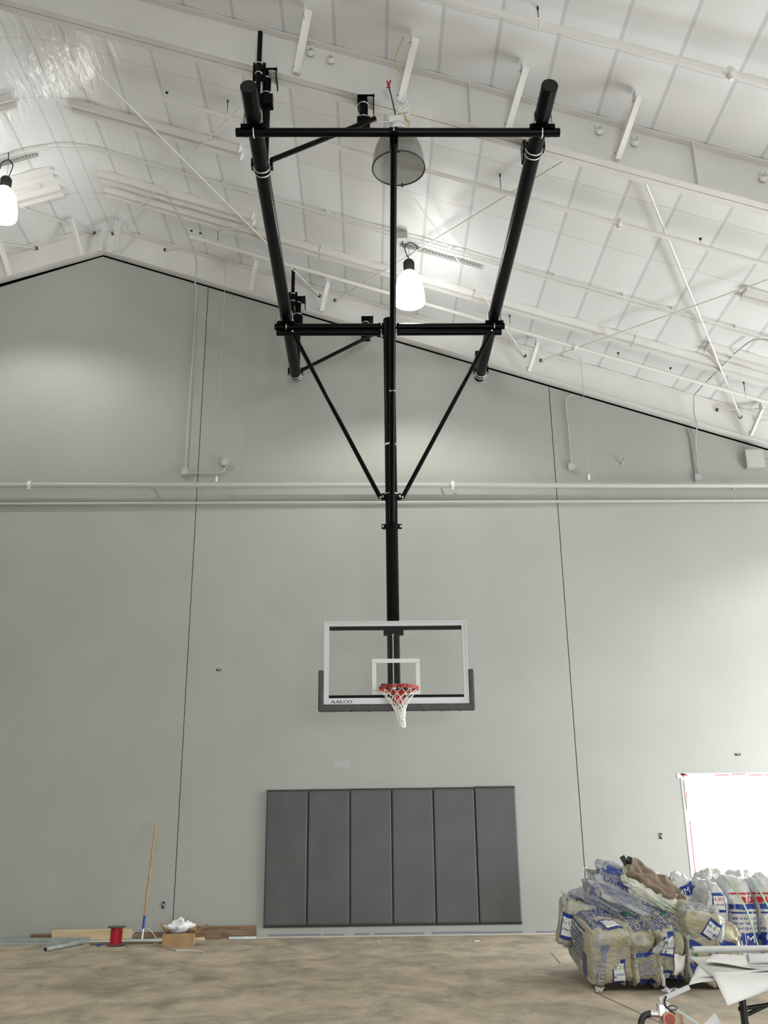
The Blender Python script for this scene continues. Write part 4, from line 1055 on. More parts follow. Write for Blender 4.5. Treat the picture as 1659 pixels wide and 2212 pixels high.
class Bag:
    def __init__(s, label, c, R, d, m, **kw):
        s.c, s.R, s.d = Vector(c), R, d
        s.root = thing('insulation_bag', (c[0], c[1], max(0, c[2]-d[2])), label, 'insulation bag', 'plastic-wrapped bags of insulation in the pile')
        s.mb = MB(); s.mb.grid(bag_surface(c, R, d, **kw), kw.get('nu', 84), kw.get('nv', 48))
        s.body = s.mb.build('wrapped_batts', m, s.root)
        s.bvh = BVHTree.FromPolygons(s.mb.v, s.mb.f)
    def project(s, face, pu, pv, vs, fs, mname, name, off=.004, roll=0):
        """lay a flat print (vs in the uv plane, metres) on a face of the bag; face in ('front','top','left','right')"""
        ax = {'front': (Vector((1, 0, 0)), Vector((0, 0, 1)), Vector((0, -1, 0))), 'top': (Vector((1, 0, 0)), Vector((0, 1, 0)), Vector((0, 0, 1))),
              'left': (Vector((0, -1, 0)), Vector((0, 0, 1)), Vector((-1, 0, 0))), 'right': (Vector((0, 1, 0)), Vector((0, 0, 1)), Vector((1, 0, 0)))}[face]
        U, V, Nn = (s.R@a for a in ax)
        ca, sa = cos(roll), sin(roll); out = []
        for v in vs:
            x, y = v[0]*ca-v[1]*sa+pu, v[0]*sa+v[1]*ca+pv
            o_ = s.c+U*x+V*y+Nn*1.5
            hit = s.bvh.ray_cast(o_, -Nn, 3)
            if hit[0] is None: out.append(None)
            else: out.append(hit[0]+Nn*off*.5+hit[1]*(off if hit[1].dot(Nn) > 0 else -off))
        fs = [f for f in fs if all(out[i] is not None for i in f)]
        fs = [f for f in fs if max((out[i]-out[f[0]]).length for i in f) < .25]
        if not fs: return
        used = sorted({i for f in fs for i in f}); mp = {i: k for k, i in enumerate(used)}
        mb = MB(); mb.add([out[i] for i in used], [[mp[i] for i in f] for f in fs], True); mb.build(name, mname, s.root)
    def rect(s, face, u, v, w_, h, mname, name='printed_panel', off=.003, roll=0, wav=0):
        nx, ny = max(2, int(w_/.02)+1), max(2, int(h/.02)+1)
        vs = [Vector((w_*(i/(nx-1)-.5)+wav*sin(j*1.3), h*(j/(ny-1)-.5)+wav*sin(i*.9), 0)) for i in range(nx) for j in range(ny)]
        fs = [(i*ny+j, (i+1)*ny+j, (i+1)*ny+j+1, i*ny+j+1) for i in range(nx-1) for j in range(ny-1)]
        s.project(face, u, v, vs, fs, mname, name, off, roll)
    def text(s, face, u, v, body, size, mname, roll=0, off=.006, name='lettering'):
        vs, fs = text_mesh(body, size); s.project(face, u, v, vs, fs, mname, name, off, roll)
    def blocks(s, face, u, v, w_, h, mname, rows, seed, roll=0, name='small_print'):
        """rows of short printed words, too small to read"""
        r = random.Random(seed); vs = []; fs = []
        for k in range(rows):
            y = h*(.5-(k+.5)/rows); x = -w_/2
            while x < w_/2-.01:
                l = r.uniform(.012, .05); l = min(l, w_/2-x); hh = h/rows*r.uniform(.35, .6)
                o_ = len(vs); vs += [Vector((x, y-hh/2, 0)), Vector((x+l, y-hh/2, 0)), Vector((x+l, y+hh/2, 0)), Vector((x, y+hh/2, 0))]; fs.append((o_, o_+1, o_+2, o_+3)); x += l+r.uniform(.006, .014)
        s.project(face, u, v, vs, fs, mname, name, .004, roll)
    def label(s, face, u, v, w_, h, roll=0, num='11', numc='ink_green', seed=1):
        c_, s_ = cos(roll), sin(roll)
        def P(a, b): return (u+a*c_-b*s_, v+a*s_+b*c_)
        s.rect(face, u, v, w_, h, 'ink_blue', 'product_label', .004, roll)
        s.rect(face, *P(0, -.01*h), w_*.84, h*.70, 'ink_white', 'label_field', .007, roll)
        s.text(face, *P(0, h*.16), 'R-'+num, h*.26, numc, roll, .011)
        s.text(face, *P(0, -h*.10), 'Unfaced', h*.14, 'ink_blue', roll, .011)
        s.blocks(face, *P(0, -h*.26), w_*.5, h*.14, 'ink_grey', 3, seed, roll)
def ear(b, p, d, size, seed, name='film_ear', m='whiteplastic'):
    """gathered corner of the plastic film"""
    p, d = Vector(p), Vector(d).normalized(); a = Vector((0, 0, 1)) if abs(d.z) < .9 else Vector((1, 0, 0)); U = d.cross(a).normalized(); W_ = d.cross(U)
    def fn(u, v):
        q = 2*pi*u; w_ = (1-v)**.8*(.55+.45*cos(3*q+seed))+.10+.35*v*v; return p+d*(size*v)+(U*cos(q)*1.15+W_*sin(q)*.16)*size*.42*w_+W_*(.10*size*noise.noise(Vector((cos(q)*1.6+seed, v*3, seed)))+.05*size*sin(3*q+v*4))+U*.03*sin(v*5+seed)*size
    mb = MB(); mb.grid(fn, 40, 14); mb.build(name, m, b.root)
bags = []
# front row, ends towards the viewer, tops rising to the back
fx = [(2.125, .195), (2.445, .118), (2.68, .118), (2.935, .142), (3.20, .13)]
labs = ['insulation bag at the front left corner of the pile, R-11 label low on its end', 'second insulation bag from the left in the front row, loose film on its end', 'third insulation bag from the left in the front row with white barcode sheet',
        'fourth insulation bag from the left in the front row, dark blue prints', 'insulation bag at the right end of the front row behind the table corner']
for i, ((x, hw), lab) in enumerate(zip(fx, labs)):
    b = Bag(lab, (x, -4.80+.02*(i % 2), .372+(.0, -.012, .006, -.004, -.02)[i]), rot(rx=.20, rz=(.04, 0, -.03, .02, 0)[i]), (hw, .58, .238), 'bag_cream', ridges=(4, 2, 2, 3, 2)[i], amp=.028, e=.28, seed=i*3.1+1, wob=.022)
    bags.append(b)
b = bags[0]
b.label('front', .055, -.10, .125, .20, num='11', seed=2); b.rect('front', -.06, .06, .07, .13, 'ink_grey', 'printed_panel', .003, .03, .003); b.blocks('front', -.11, -.10, .09, .20, 'ink_grey', 6, 91)
b.label('top', .05, -.34, .15, .26, roll=.12, seed=3); b.blocks('top', -.10, -.15, .13, .6, 'ink_blue', 14, 5, .05); b.blocks('top', .06, .05, .2, .34, 'ink_blue', 9, 6, .1); b.rect('top', .09, .36, .12, .16, 'ink_green', 'printed_panel', .004, .1)
b.rect('left', .35, -.10, .12, .20, 'ink_blue', 'printed_panel'); b.blocks('left', .0, .05, .7, .30, 'ink_blue', 8, 8); b.blocks('left', .0, -.14, .4, .08, 'ink_grey', 3, 9)
ear(b, (2.02, -5.37, .04), (-.3, -.6, -.1), .10, 1, m='film')
b = bags[1]
b.rect('front', .0, .05, .17, .03, 'ink_blue', 'printed_panel', .004, .15, .006); b.rect('front', -.0, -.18, .15, .06, 'ink_blue', 'printed_panel', .004, -.1, .008); b.blocks('front', 0, -.06, .16, .12, 'ink_grey', 5, 92, .1)
b.blocks('top', 0, -.2, .2, .6, 'ink_blue', 14, 12, .1); b.rect('top', .02, .02, .15, .18, 'ink_green', 'printed_panel', .004, .2); ear(b, (2.54, -5.40, .32), (.15, -.4, .5), .13, 2, m='film'); ear(b, (2.55, -5.40, .20), (.1, -.2, -.9), .15, 4, m='film')
b = bags[2]
b.label('front', -.02, .12, .13, .20, roll=-.15, num='11', seed=4); b.label('front', -.05, -.17, .12, .14, seed=6); b.rect('front', .06, -.18, .11, .05, 'ink_blue', 'printed_panel', .004, -.12, .004)
b.blocks('top', 0, -.3, .2, .4, 'ink_blue', 9, 14); b.rect('top', .02, .0, .17, .16, 'ink_green', 'printed_panel', .004, -.2); ear(b, (2.62, -5.41, .03), (-.4, -.6, 0), .14, 3, m='film')
b.rect('front', .09, -.035, .13, .16, 'ink_white', 'shipping_label', .022, -.05); b.blocks('front', .09, .015, .11, .05, 'ink_black', 3, 21, -.05, name='label_print'); b.blocks('front', .09, -.06, .08, .07, 'ink_black', 4, 22, -.05, name='label_print'); b.rect('front', .13, -.06, .034, .022, 'ink_black', 'label_block', .026, -.05)
b = bags[3]
b.rect('front', -.06, .12, .11, .07, 'ink_blue', 'printed_panel', .004, -.35, .004); b.rect('front', -.04, .03, .06, .07, 'ink_green', 'printed_panel', .004, .1); b.rect('front', -.06, -.06, .08, .10, 'ink_blue', 'printed_panel', .004, .3, .004); b.blocks('front', -.04, -.16, .14, .10, 'ink_blue', 4, 93, .2)
b.rect('front', .08, .02, .10, .07, 'ink_blue', 'printed_panel', .004, .05, .003); b.rect('front', .08, -.06, .09, .12, 'ink_grey', 'printed_panel', .004, .1); b.blocks('top', 0, -.3, .22, .4, 'ink_grey', 8, 15);
b = bags[4]
b.label('front', .0, -.15, .13, .14, roll=0, num='11', seed=9); b.rect('front', -.02, .14, .17, .05, 'ink_blue', 'printed_panel', .004, -.4)
# left rear bag, tilted outwards, and the ones filling the slope behind the front row
b = Bag('insulation bag jutting out at the left of the pile with R-11 on its flank', (2.07, -4.40, .515), rot(rx=.12, ry=.18, rz=-.20), (.20, .36, .215), 'bag_cream', ridges=4, amp=.026, e=.34, seed=21, wob=.02)
b.label('front', -.11, -.01, .12, .24, roll=-.02, num='11', seed=31); b.blocks('top', 0, -.1, .3, .24, 'ink_blue', 6, 33); b.rect('front', .12, -.10, .07, .2, 'ink_green', 'printed_panel'); ear(b, (1.93, -4.6, .73), (-.5, -.2, .6), .10, 7, m='film'); bags.append(b)
b = Bag('insulation bag sloping up behind the front left corner bag, green patch on top', (2.34, -4.32, .50), rot(rx=.30, rz=-.06), (.20, .42, .24), 'bag_cream', ridges=4, amp=.024, e=.34, seed=24, wob=.022)
b.blocks('top', -.05, -.1, .3, .5, 'ink_blue', 12, 35); b.rect('front', -.02, .14, .14, .14, 'ink_green', 'printed_panel', .004, -.2); b.blocks('front', .0, -.02, .32, .2, 'ink_grey', 7, 36); b.blocks('left', 0, .05, .5, .3, 'ink_blue', 8, 38); bags.append(b)
b = Bag('insulation bag hidden low at the back of the pile beside the wall', (2.95, -3.75, .33), rot(rz=.1), (.42, .45, .33), 'bag_cream', ridges=5, amp=.016, e=.42, seed=27, wob=.02)
b.blocks('top', 0, 0, .5, .5, 'ink_blue', 8, 37); bags.append(b)
# long bag lying diagonally over the top
b = Bag('long insulation bag in grey printed film lying diagonally over the top of the pile', (2.66, -4.66, .665), rot(ry=.42, rz=-.30, rx=.62), (.58, .25, .115), 'bag_grey', ridges=3, amp=.016, e=.45, seed=30, wob=.035, ridge_axis=1, floor=False, nu=120)
b.text('top', -.24, -.05, 'Unfaced', .12, 'ink_blue', 0); b.text('top', .12, -.12, 'Unfaced', .09, 'ink_blue', 0); b.blocks('top', -.02, .10, .9, .22, 'ink_grey', 6, 41); b.blocks('top', .05, -.03, .7, .07, 'ink_blue', 2, 42); b.blocks('top', -.1, -.18, .8, .10, 'ink_grey', 3, 46)
b.rect('top', .36, .0, .2, .10, 'ink_green', 'printed_panel', .005, .05); b.text('top', -.46, .08, 'JM', .12, 'ink_blue', .1); b.blocks('front', 0, 0, 1.0, .12, 'ink_grey', 3, 43); b.rect('top', -.36, .14, .16, .08, 'ink_blue', 'printed_panel', .004, .2, .005)
ear(b, (2.27, -4.30, .86), (-.55, -.1, .85), .17, 11, m='film'); ear(b, (2.38, -4.35, .86), (.6, -.1, .5), .15, 12, m='film'); bags.append(b)
b = Bag('insulation bag with squared end and tilted R-11 label right of the pile front', (3.05, -5.06, .545), rot(ry=.18, rz=-.20, rx=.10), (.19, .36, .13), 'bag_cream', ridges=3, amp=.018, e=.36, seed=34, wob=.02, floor=False)
b.label('front', .07, .0, .12, .17, roll=-.45, num='11', seed=44); b.blocks('top', 0, -.1, .3, .3, 'ink_grey', 5, 45); b.rect('front', -.14, -.10, .1, .05, 'ink_grey', 'printed_panel', .004, .2); bags.append(b)
# dark blue printed bag behind, upright
b = Bag('upright insulation bag with dark blue print between the brown batt and the strapped bundle', (3.16, -4.22, .64), rot(ry=-.1, rz=-.1), (.15, .24, .27), 'bag_white', ridges=2, amp=.02, e=.55, seed=37, wob=.03, floor=False)
b.rect('front', .03, .14, .20, .10, 'ink_blue', 'printed_panel', .005, .3, .004); b.rect('front', .03, -.02, .22, .10, 'ink_blue', 'printed_panel', .005, -.5, .004); b.rect('front', .05, -.14, .16, .05, 'ink_grey', 'printed_panel', .005, -.5); b.text('front', .02, .13, 'JM', .09, 'ink_white', .3, .012)
ear(b, (3.02, -4.4, .84), (-.2, 0, .9), .11, 14, m='film'); ear(b, (2.93, -4.45, .76), (-.05, -.1, 1), .17, 15, m='bag_white'); b.rect('front', -.14, .12, .04, .05, 'ink_blue', 'printed_panel', .01); bags.append(b)

# strapped bundle on the right: tall bags bound with pale green straps
def bundle():
    items = [((3.30, -4.52, .44), (.115, .40, .43)), ((3.545, -4.50, .455), (.132, .43, .445)), ((3.80, -4.50, .455), (.132, .43, .445)), ((4.06, -4.5, .455), (.132, .43, .445))]
    labs = ['first upright bag from the left in the strapped bundle, with R-30 label', 'second upright bag from the left in the strapped bundle, red and blue bands', 'third upright bag from the left in the strapped bundle', 'upright bag of the strapped bundle farthest right']
    out = []
    for i, ((c, d), lab) in enumerate(zip(items, labs)):
        out.append(Bag(lab, c, rot(rx=-.03), d, 'bag_white', ridges=1, amp=.02, e=.5, seed=50+i*2.7, wob=.016))
    for i, b in enumerate(out[1:], 1):
        b.rect('front', 0, .30, .22, .016, 'ink_red', 'printed_band', .004); b.rect('front', (.05 if i == 1 else -.05), .245, .15, .055, 'ink_red' if i < 3 else 'ink_white', 'printed_band', .004)
        b.text('front', (.04 if i == 1 else -.04), .245, '30', .07, 'ink_white', 0, .010)
        b.rect('front', 0, .185, .25, .045, 'ink_blue', 'printed_band', .004, 0, .003); b.rect('front', 0, .135, .25, .016, 'ink_blue', 'printed_band', .004)
        b.blocks('front', 0, .04, .22, .13, 'ink_grey', 3, 60+i)
        b.rect('front', 0, -.10, .26, .12, 'ink_blue', 'printed_band', .004, 0, .004)
        b.text('front', 0, -.10, ('JM', 'Johns', 'Manville')[i-1], (.10, .075, .05)[i-1], 'ink_white', 0, .010)
        b.rect('front', 0, -.33, .26, .09, 'ink_blue', 'printed_band', .004, 0, .006); b.text('front', 0, -.33, ('JM', 'Johns', 'Manville')[i-1], .05, 'ink_white', 0, .010); b.blocks('front', 0, -.22, .22, .08, 'ink_grey', 2, 66+i)
    b = out[0]
    b.label('front', .0, .24, .11, .17, num='30', numc='ink_red', seed=70); b.label('front', .03, -.12, .12, .16, roll=-.3, num='30', numc='ink_red', seed=71)
    ear(b, (3.24, -4.88, .80), (-.1, -.2, .8), .12, 21, m='film'); ear(b, (3.20, -4.90, .68), (-.18, -.3, -.9), .34, 23, m='film')
    for k, (x0, x1) in enumerate(((3.47, 3.68), (3.69, 3.90))):
        pts = []
        for j in range(30):
            t = j/29; z = .90-.78*t; x = x0+(x1-x0)*t; o_ = Vector((x, -6.5, z)); best = None
            for b in out:
                h = b.bvh.ray_cast(o_, Vector((0, 1, 0)), 3)
                if h[0] is not None and (best is None or h[0].y < best): best = h[0].y
            pts.append(Vector((x, (best if best is not None and best < -4.7 else -4.80)-.012, z)))
        sm = pts[:]
        for _ in range(4): sm = [sm[0]]+[Vector((sm[i].x, min(sm[i].y, (sm[i-1].y+sm[i+1].y)/2), sm[i].z)) for i in range(1, len(sm)-1)]+[sm[-1]]
        mb = MB()
        vs = [p+Vector((s*.008, 0, 0)) for p in sm for s in (-1, 1)]; mb.add(vs, [(2*i, 2*i+1, 2*i+3, 2*i+2) for i in range(len(sm)-1)], True)
        o = mb.build('packing_strap', 'strap', thick=.002); tag(o, 'pale green packing strap over the bundle, %s one' % ('left' if k == 0 else 'right'), 'strap', 'pale green straps round the bundle')
    return out
bundle_bags = bundle()
b = Bag('white insulation bag behind the strapped bundle under a pointed plastic ear', (3.62, -3.75, .62), rot(), (.19, .28, .32), 'bag_white', ridges=1, amp=.01, e=.7, seed=81, wob=.03, floor=False); ear(b, (3.68, -3.85, .90), (.1, 0, 1), .13, 31, m='film')
b = Bag('white insulation bag with blue print behind the strapped bundle, near the picture edge', (3.96, -3.75, .62), rot(), (.19, .28, .32), 'bag_white', ridges=1, amp=.01, e=.7, seed=84, wob=.03, floor=False); ear(b, (3.92, -3.85, .91), (-.1, 0, 1), .08, 32, m='film'); b.rect('front', 0, .22, .04, .12, 'ink_grey', 'printed_band', .004); b.rect('front', .12, .18, .12, .06, 'ink_grey', 'printed_band', .004)
b = Bag('insulation bag low behind the strapped bundle', (3.8, -3.75, .15), rot(), (.45, .3, .15), 'bag_white', ridges=3, amp=.01, e=.45, seed=86, wob=.02)

# brown paper-faced batt thrown on top
def kraft_batt():
    c = Vector((2.76, -4.66, .765)); R = rot(ry=.58, rz=-.30, rx=.62)
    root = thing('kraft_faced_batt', c-Vector((0, 0, .15)), 'torn brown paper-faced insulation batt on top of the pile', 'insulation batt')
    d = (.33, .20, .12)
    def fib(u, v):
        th = 2*pi*u; ph = -pi/2+pi*v; e = .45
        p = Vector((supers(e, cos(ph))*supers(e, cos(th)), supers(e, cos(ph))*supers(e, sin(th)), supers(e, sin(ph))))
        n = noise.noise(p*2.3+Vector((4, 0, 0)))*.2+noise.noise(p*7)*.16+noise.noise(p*15)*.08
        return c+R@(Vector((p.x*d[0], p.y*d[1], p.z*d[2]))*(1+n))
    mb = MB(); mb.grid(fib, 110, 60); mb.build('glass_wool', 'fibre', root)
    def pap(u, v):
        x = (2*u-1)*(d[0]*.98); y = d[1]*(.16+.80*(2*v-1)*(.86+.22*noise.noise(Vector((u*6, 1, 0)))))
        x += .02*noise.noise(Vector((v*7, 0, u*2))); z = d[2]*1.16+.026*noise.noise(Vector((u*7, v*5, 2)))+.010*abs(sin(u*9+v*2))-.05*max(0, abs(2*v-1)-.85)*4-.06*max(0, u-.88)*4
        return c+R@Vector((x*.80-.05, y-.01, z))
    mb = MB(); mb.grid(pap, 46, 22); mb.build('paper_facing', 'kraft', root, thick=.003)
    # dark mouth and torn tips
    q = c+R@Vector((.24, -.0, .12))
    mb = MB(); mb.lathe([(.055, 0), (.05, .02), (.035, .035), (.001, .04)], q, 14, axis=R@Vector((.5, -.3, 1))); mb.build('torn_fold', 'oldwood', root)
    mb = MB(); a_ = c+R@Vector((-.36, .05, .08)); mb.box(a_+Vector((.0, 0, .03)), (.05, .02, .09), rot(ry=-.5)); mb.box(a_+Vector((.05, 0, .03)), (.05, .02, .07), rot(ry=.4)); mb.build('torn_tip', 'dark', root)
kraft_batt()
def kraft_scrap():
    root = thing('kraft_scrap', (2.95, -4.4, .72), 'twisted scrap of brown paper and white wool beside the batt', 'paper scrap')
    c = Vector((2.95, -4.42, .80))
    def fn(u, v):
        q = 2*pi*u; ph = pi*v; n = noise.noise(Vector((cos(q)*1.5, sin(q)*1.5, ph*1.3+5)))+.5*noise.noise(Vector((cos(q)*4, sin(q)*4, ph*3)))
        r = .075*sin(ph)*(1+.6*n); return c+Vector((r*cos(q), r*sin(q), -.07*cos(ph)))
    mb = MB(); mb.grid(fn, 32, 18)
    for dx, dz, s in ((-.08, .09, -1), (.07, .13, 1)):
        vs = [c+Vector((dx*.1-.03, 0, .03)), c+Vector((dx*.1+.035, 0, .03)), c+Vector((dx+s*.004, -.01, dz)), c+Vector((dx*.4, .03, .04))]; mb.add(vs, [(0, 1, 2), (1, 3, 2), (3, 0, 2), (0, 3, 1)])
    mb.build('paper', 'kraft', root)
    def f2(u, v):
        q = 2*pi*u; ph = pi*v; n = noise.noise(Vector((cos(q)*2, sin(q)*2, ph*2+9))); r = .11*sin(ph)*(1+.5*n); return c+Vector((.03+r*cos(q), r*sin(q)+.03, -.12-.11*cos(ph)))
    mb = MB(); mb.grid(f2, 32, 18); mb.build('glass_wool', 'fibre', root)
kraft_scrap()

# ------------------------------------------------------------------ folding table with plans
TZ = .74
def table():
    P0 = Vector((1.455, -10.26, 0)); U = Vector((.985, -.17, 0)).normalized(); V = Vector((-U.y, U.x, 0))
    L_, W_ = 1.83, .76
    root = thing('folding_table', P0+U*L_/2+V*W_/2, 'folding table with black steel legs covered in building plans', 'table')
    ang = atan2(U.y, U.x); R = Matrix.Rotation(ang, 3, 'Z')
    mb = MB(); mb.box(P0+U*L_/2+V*W_/2+Vector((0, 0, TZ-.02)), (L_, W_, .035), R, bev=.01); mb.build('tabletop', 'dark', root)
    for e in (.10, L_-.22):
        for v_ in (.10, W_-.26):
            p = P0+U*(e+(.0 if v_ < .2 else .06))+V*v_; mb = MB(); mb.tube([p+Vector((0, 0, TZ-.04)), p+Vector((0, 0, .02))], .0125, 12); o = mb.build('leg', 'dark', root)
            mb = MB(); mb.tube([p+Vector((0, 0, .0)), p+Vector((0, 0, .03))], .018, 12); mb.build('foot_cap', 'blackend', o)
        a = P0+U*e+V*.10; b = P0+U*(e+.06)+V*(W_-.26)
        mb = MB(); mb.tube([a+Vector((0, 0, TZ-.16)), b+Vector((0, 0, TZ-.16))], .009, 8); mb.tube([a+Vector((0, 0, .15)), b+Vector((0, 0, .15))], .009, 8); mb.build('leg_rail', 'dark', root)
    mb = MB(); mb.tube([P0+U*.16+V*(W_-.26)+Vector((0, 0, TZ-.22)), P0+U*.55+V*(W_-.26)+Vector((0, 0, TZ-.05))], .009, 8); mb.tube([P0+U*.11+V*.3+Vector((0, 0, TZ-.16)), P0+U*.6+V*.36+Vector((0, 0, TZ-.10))], .009, 8); mb.build('folding_brace', 'dark', root)
    return P0, U, V
P0, U_, V_ = table()
def sheet(fn, nu, nv, label, name='paper_sheet', cat='paper', m='paper', group='building plans on the table', thick=.0015):
    mb = MB(); mb.grid(fn, nu, nv); o = mb.build(name, m, thick=thick); return tag(o, label, cat, group)
def tz(a, b, h=0): return P0+U_*a+V_*b+Vector((0, 0, TZ+h))
def patch(c00, c10, c11, c01, bulge=0.0, wave=.003):
    """sheet between four corners, u runs 00-10"""
    c = [Vector(p) for p in (c00, c10, c11, c01)]
    def fn(u, v):
        p = c[0]*(1-u)*(1-v)+c[1]*u*(1-v)+c[2]*u*v+c[3]*(1-u)*v
        p.z += bulge*4*v*(1-v)*.5+wave*sin(u*7+v*3); return p
    return fn
# sheet hanging off the near left corner: flat part, bent along the front edge
def hang():
    tip = Vector((1.421, -10.420, 0.662)); rr = Vector((1.718, -10.300, 0.718)); far0 = tz(-.01, .16, .004); fr = tz(1.3, .30, .004); e0 = tz(-.04, -.07, .022); e1 = tz(1.3, -.07, .02)
    def fn(u, v):
        top = far0+(fr-far0)*u; mid = e0+(e1-e0)*u; low = tip+(rr-tip)*min(1.0, u*3.2)+(e1-e0)*max(0, u-.3125)
        a = (1-v)**2; b = 2*v*(1-v); c = v*v
        return top*a+mid*b*1.0+low*c+Vector((0, 0, .012*b))
    return fn
sheet(patch(tz(-.02, -.01, .001), tz(1.7, -.01, .001), tz(1.7, .75, .001), tz(-.02, .75, .001), 0, 0), 6, 4, 'plan sheet spread flat over the whole tabletop')
sheet(hang(), 60, 24, 'large plan sheet with its near corner hanging down in front of the table legs')
sheet(patch((1.345, -10.180, 0.705), tz(.05, .02, .003), tz(.4, .30, .004), (1.472, -9.950, 0.729), .02), 26, 16, 'lowest plan sheet with a drooping tip beyond the left table edge')
sheet(patch((1.384, -10.120, 0.722), tz(.10, .06, .010), tz(.9, .50, .010), (1.575, -9.650, 0.728), .016), 26, 16, 'plan sheet with its left corner jutting out beyond the table edge')
sheet(patch(tz(-.0, .42, .016), tz(.25, .16, .014), tz(1.5, .30, .014), tz(.1, .74, .016), .004), 30, 16, 'plan sheet lying near the far edge of the table')
# rolled plan along the far edge
def roll(p, q, r, turns, label, open_=.0):
    p, q = Vector(p), Vector(q); t = (q-p).normalized(); w_ = Vector((0, 0, 1)).cross(t)
    def fn(u, v):
        a = -pi/2+2*pi*turns*v; rr = r*(1-.18*v*turns/1.5); return p+(q-p)*u+Vector((0, 0, r+rr*sin(a)))+w_*rr*cos(a)
    mb = MB(); mb.grid(fn, 4, 60); return tag(mb.build('rolled_plan', 'paper', thick=.0015), label, 'rolled paper', 'building plans on the table')
roll(tz(-.0, .74, .018), tz(1.5, 1.0, .018), .016, 1.6, 'rolled plan along the far edge of the table')
roll(tz(.17, .27, .020), tz(1.5, .50, .020), .024, .85, 'half-open plan curling up in the middle of the table')
# plan lines on the hanging sheet
root = thing('clipboard', tz(.50, .52, .026), 'black clipboard lying on the plans', 'clipboard')
mb = MB(); mb.box(tz(.52, .62, .036), (.30, .22, .012), rot(rz=-.1, ry=-.02), bev=.003); mb.build('board', 'dark', root)
mb = MB(); mb.box(tz(.56, .62, .045), (.22, .16, .004), rot(rz=-.1)); mb.build('paper_pad', 'ink_white', root)

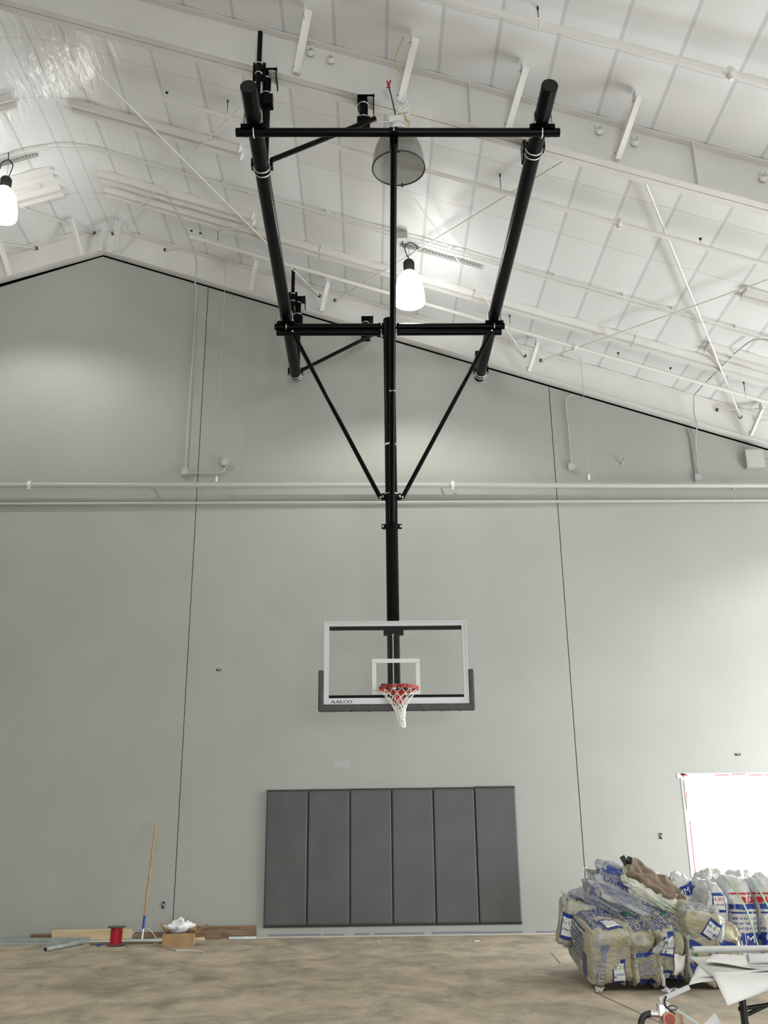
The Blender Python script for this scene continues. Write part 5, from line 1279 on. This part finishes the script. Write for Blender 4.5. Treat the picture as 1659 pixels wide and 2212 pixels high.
# ------------------------------------------------------------------ fire extinguisher in front of the table
def extinguisher():
    c = Vector((1.195, -10.30, 0)); root = thing('fire_extinguisher', c, 'fire extinguisher with grey handle at the bottom edge of the picture', 'fire extinguisher')
    r = .072
    mb = MB(); mb.lathe([(.001, .005), (r-.01, .005), (r, .02), (r, .49), (r*.92, .525), (r*.6, .555), (.028, .565), (.026, .577)], c, 32); mb.build('cylinder', 'red', root)
    v = c+Vector((0, 0, .572))
    mb = MB(); mb.tube([v, v+Vector((0, 0, .075))], .021, 16); mb.box(v+Vector((.0, 0, .06)), (.05, .04, .05), bev=.006); mb.tube([v+Vector((-.015, 0, .045)), v+Vector((-.055, 0, .047))], .0145, 12); mb.build('valve_body', 'zinc', root)
    mb = MB(); mb.tube([v+Vector((.012, -.015, .03)), v+Vector((.012, -.040, .03))], .027, 20); g = mb.build('pressure_gauge', 'ginger', root)
    mb = MB(); mb.tube([v+Vector((.012, -.0405, .03)), v+Vector((.012, -.042, .03))], .021, 20); mb.build('gauge_face', 'gaugered', g)
    a = v+Vector((-.012, 0, .088)); b = v+Vector((.118, .0, .135))
    def lever(p, q, w0, w1, h, m, name):
        p, q = Vector(p), Vector(q); t = (q-p).normalized(); n = Vector((0, 1, 0)).cross(t); n = n if n.z > 0 else -n
        vs = []
        for e, w_ in ((p, w0), (q, w1)):
            for (yy, hh) in ((-w_, 0), (-w_*.8, h), (w_*.8, h), (w_, 0), (w_*.85, 0), (w_*.7, h*.8), (-w_*.7, h*.8), (-w_*.85, 0)): vs.append(e+Vector((0, yy, 0))+n*hh)
        k = 8; mb = MB(); mb.add(vs, [(i, (i+1) % k, k+(i+1) % k, k+i) for i in range(k)]+[tuple(range(k)), tuple(range(k, 2*k))]); mb.build(name, m, root)
    lever(a, b, .010, .010, .016, 'pipe_grey', 'carry_handle')
    lever(v+Vector((.02, 0, .075)), v+Vector((.135, 0, .002)), .014, .012, .010, 'galv', 'squeeze_lever')
    mb = MB(); mb.tube(catmull([v+Vector((-.05, 0, .047)), v+Vector((-.085, 0, .035)), v+Vector((-.10, 0, -.01)), v+Vector((-.100, 0, -.12)), v+Vector((-.085, 0, -.30))], 8), .013, 12); mb.build('hose', 'dark', root)
    mb = MB(); mb.tube(catmull([v+Vector((.012, -.018, .112)), v+Vector((.0, -.026, .09)), v+Vector((.01, -.03, .07)), v+Vector((.04, -.025, .045))], 6), .0035, 6); mb.tube([v+Vector((.03+.018*cos(q*pi/6), -.03, .07+.018*sin(q*pi/6)*.5)) for q in range(12)], .0022, 5, closed=True); mb.build('pull_pin', 'dark', root)
    mb = MB(); mb.box(v+Vector((.068, -.012, .0)), (.012, .003, .09)); mb.tube([v+Vector((.055, -.012, .05)), v+Vector((.06, -.012, -.04))], .0015, 5); mb.build('inspection_tag', 'cardboard', root)
M['ginger'] = mat('brass_gauge_rim', (.35, .16, .08), .35, metal=.6)
M['gaugered'] = mat('gauge_face_red', (.28, .05, .03), .5)
extinguisher()
# folded sheet standing beside, pale rag behind the hose
def stand_sheet():
    p = [(1.359, -10.200, 0.533), (1.443, -10.200, 0.603), (1.464, -10.250, 0.540)]
    a, t, b = (Vector(q) for q in p)
    mb = MB(); a0 = Vector((a.x-.10, a.y+.02, .002)); b0 = Vector((b.x+.05, b.y, .002))
    def fn(u, v):
        lo = a0+(b0-a0)*u; hi_l = t+(b-t)*max(0, (u-.45)/.55)*1.0 if u > .45 else t+(a-t)*(.45-u)/.45*1.0
        return lo+(hi_l-lo)*v+Vector((0, .015*sin(u*pi), 0))
    mb.grid(fn, 13, 8); o = mb.build('folded_plan', 'paper', thick=.002); tag(o, 'folded white sheet standing on the floor in front of the table legs', 'paper')
stand_sheet()
mb = MB()
def fr_(u, v):
    q = 2*pi*u; ph = pi*v; n = noise.noise(Vector((cos(q)*2, sin(q)*2, ph*2+3))); r = .05*sin(ph)*(1+.5*n); return Vector((1.165, -10.14, .40))+Vector((r*cos(q), r*sin(q), -.09*cos(ph)*(1+.2*n)))
mb.grid(fr_, 28, 16); mb.tube([(1.165, -10.14, .0), (1.165, -10.14, .4)], .02, 8)
tag(mb.build('white_rag', 'whiteplastic'), 'white crumpled plastic sheet standing behind the extinguisher hose', 'plastic sheet')
# saw-cut lines in the slab
def cut(a, b, label):
    a, b = Vector(a), Vector(b); t = (b-a).normalized(); n = Vector((-t.y, t.x, 0))*.006; mb = MB()
    mb.add([a+n, a-n, b-n, b+n], [(0, 1, 2, 3)]); o = mb.build('trim_5', 'seam'); struct(o, label)
cut((1.969, -5.311, 0.002), (2.136, -6.931, 0.002), 'dark saw-cut line in the slab'); cut((2.125, -2.313, 0.002), (2.053, -3.275, 0.002), 'short hairline in the slab')
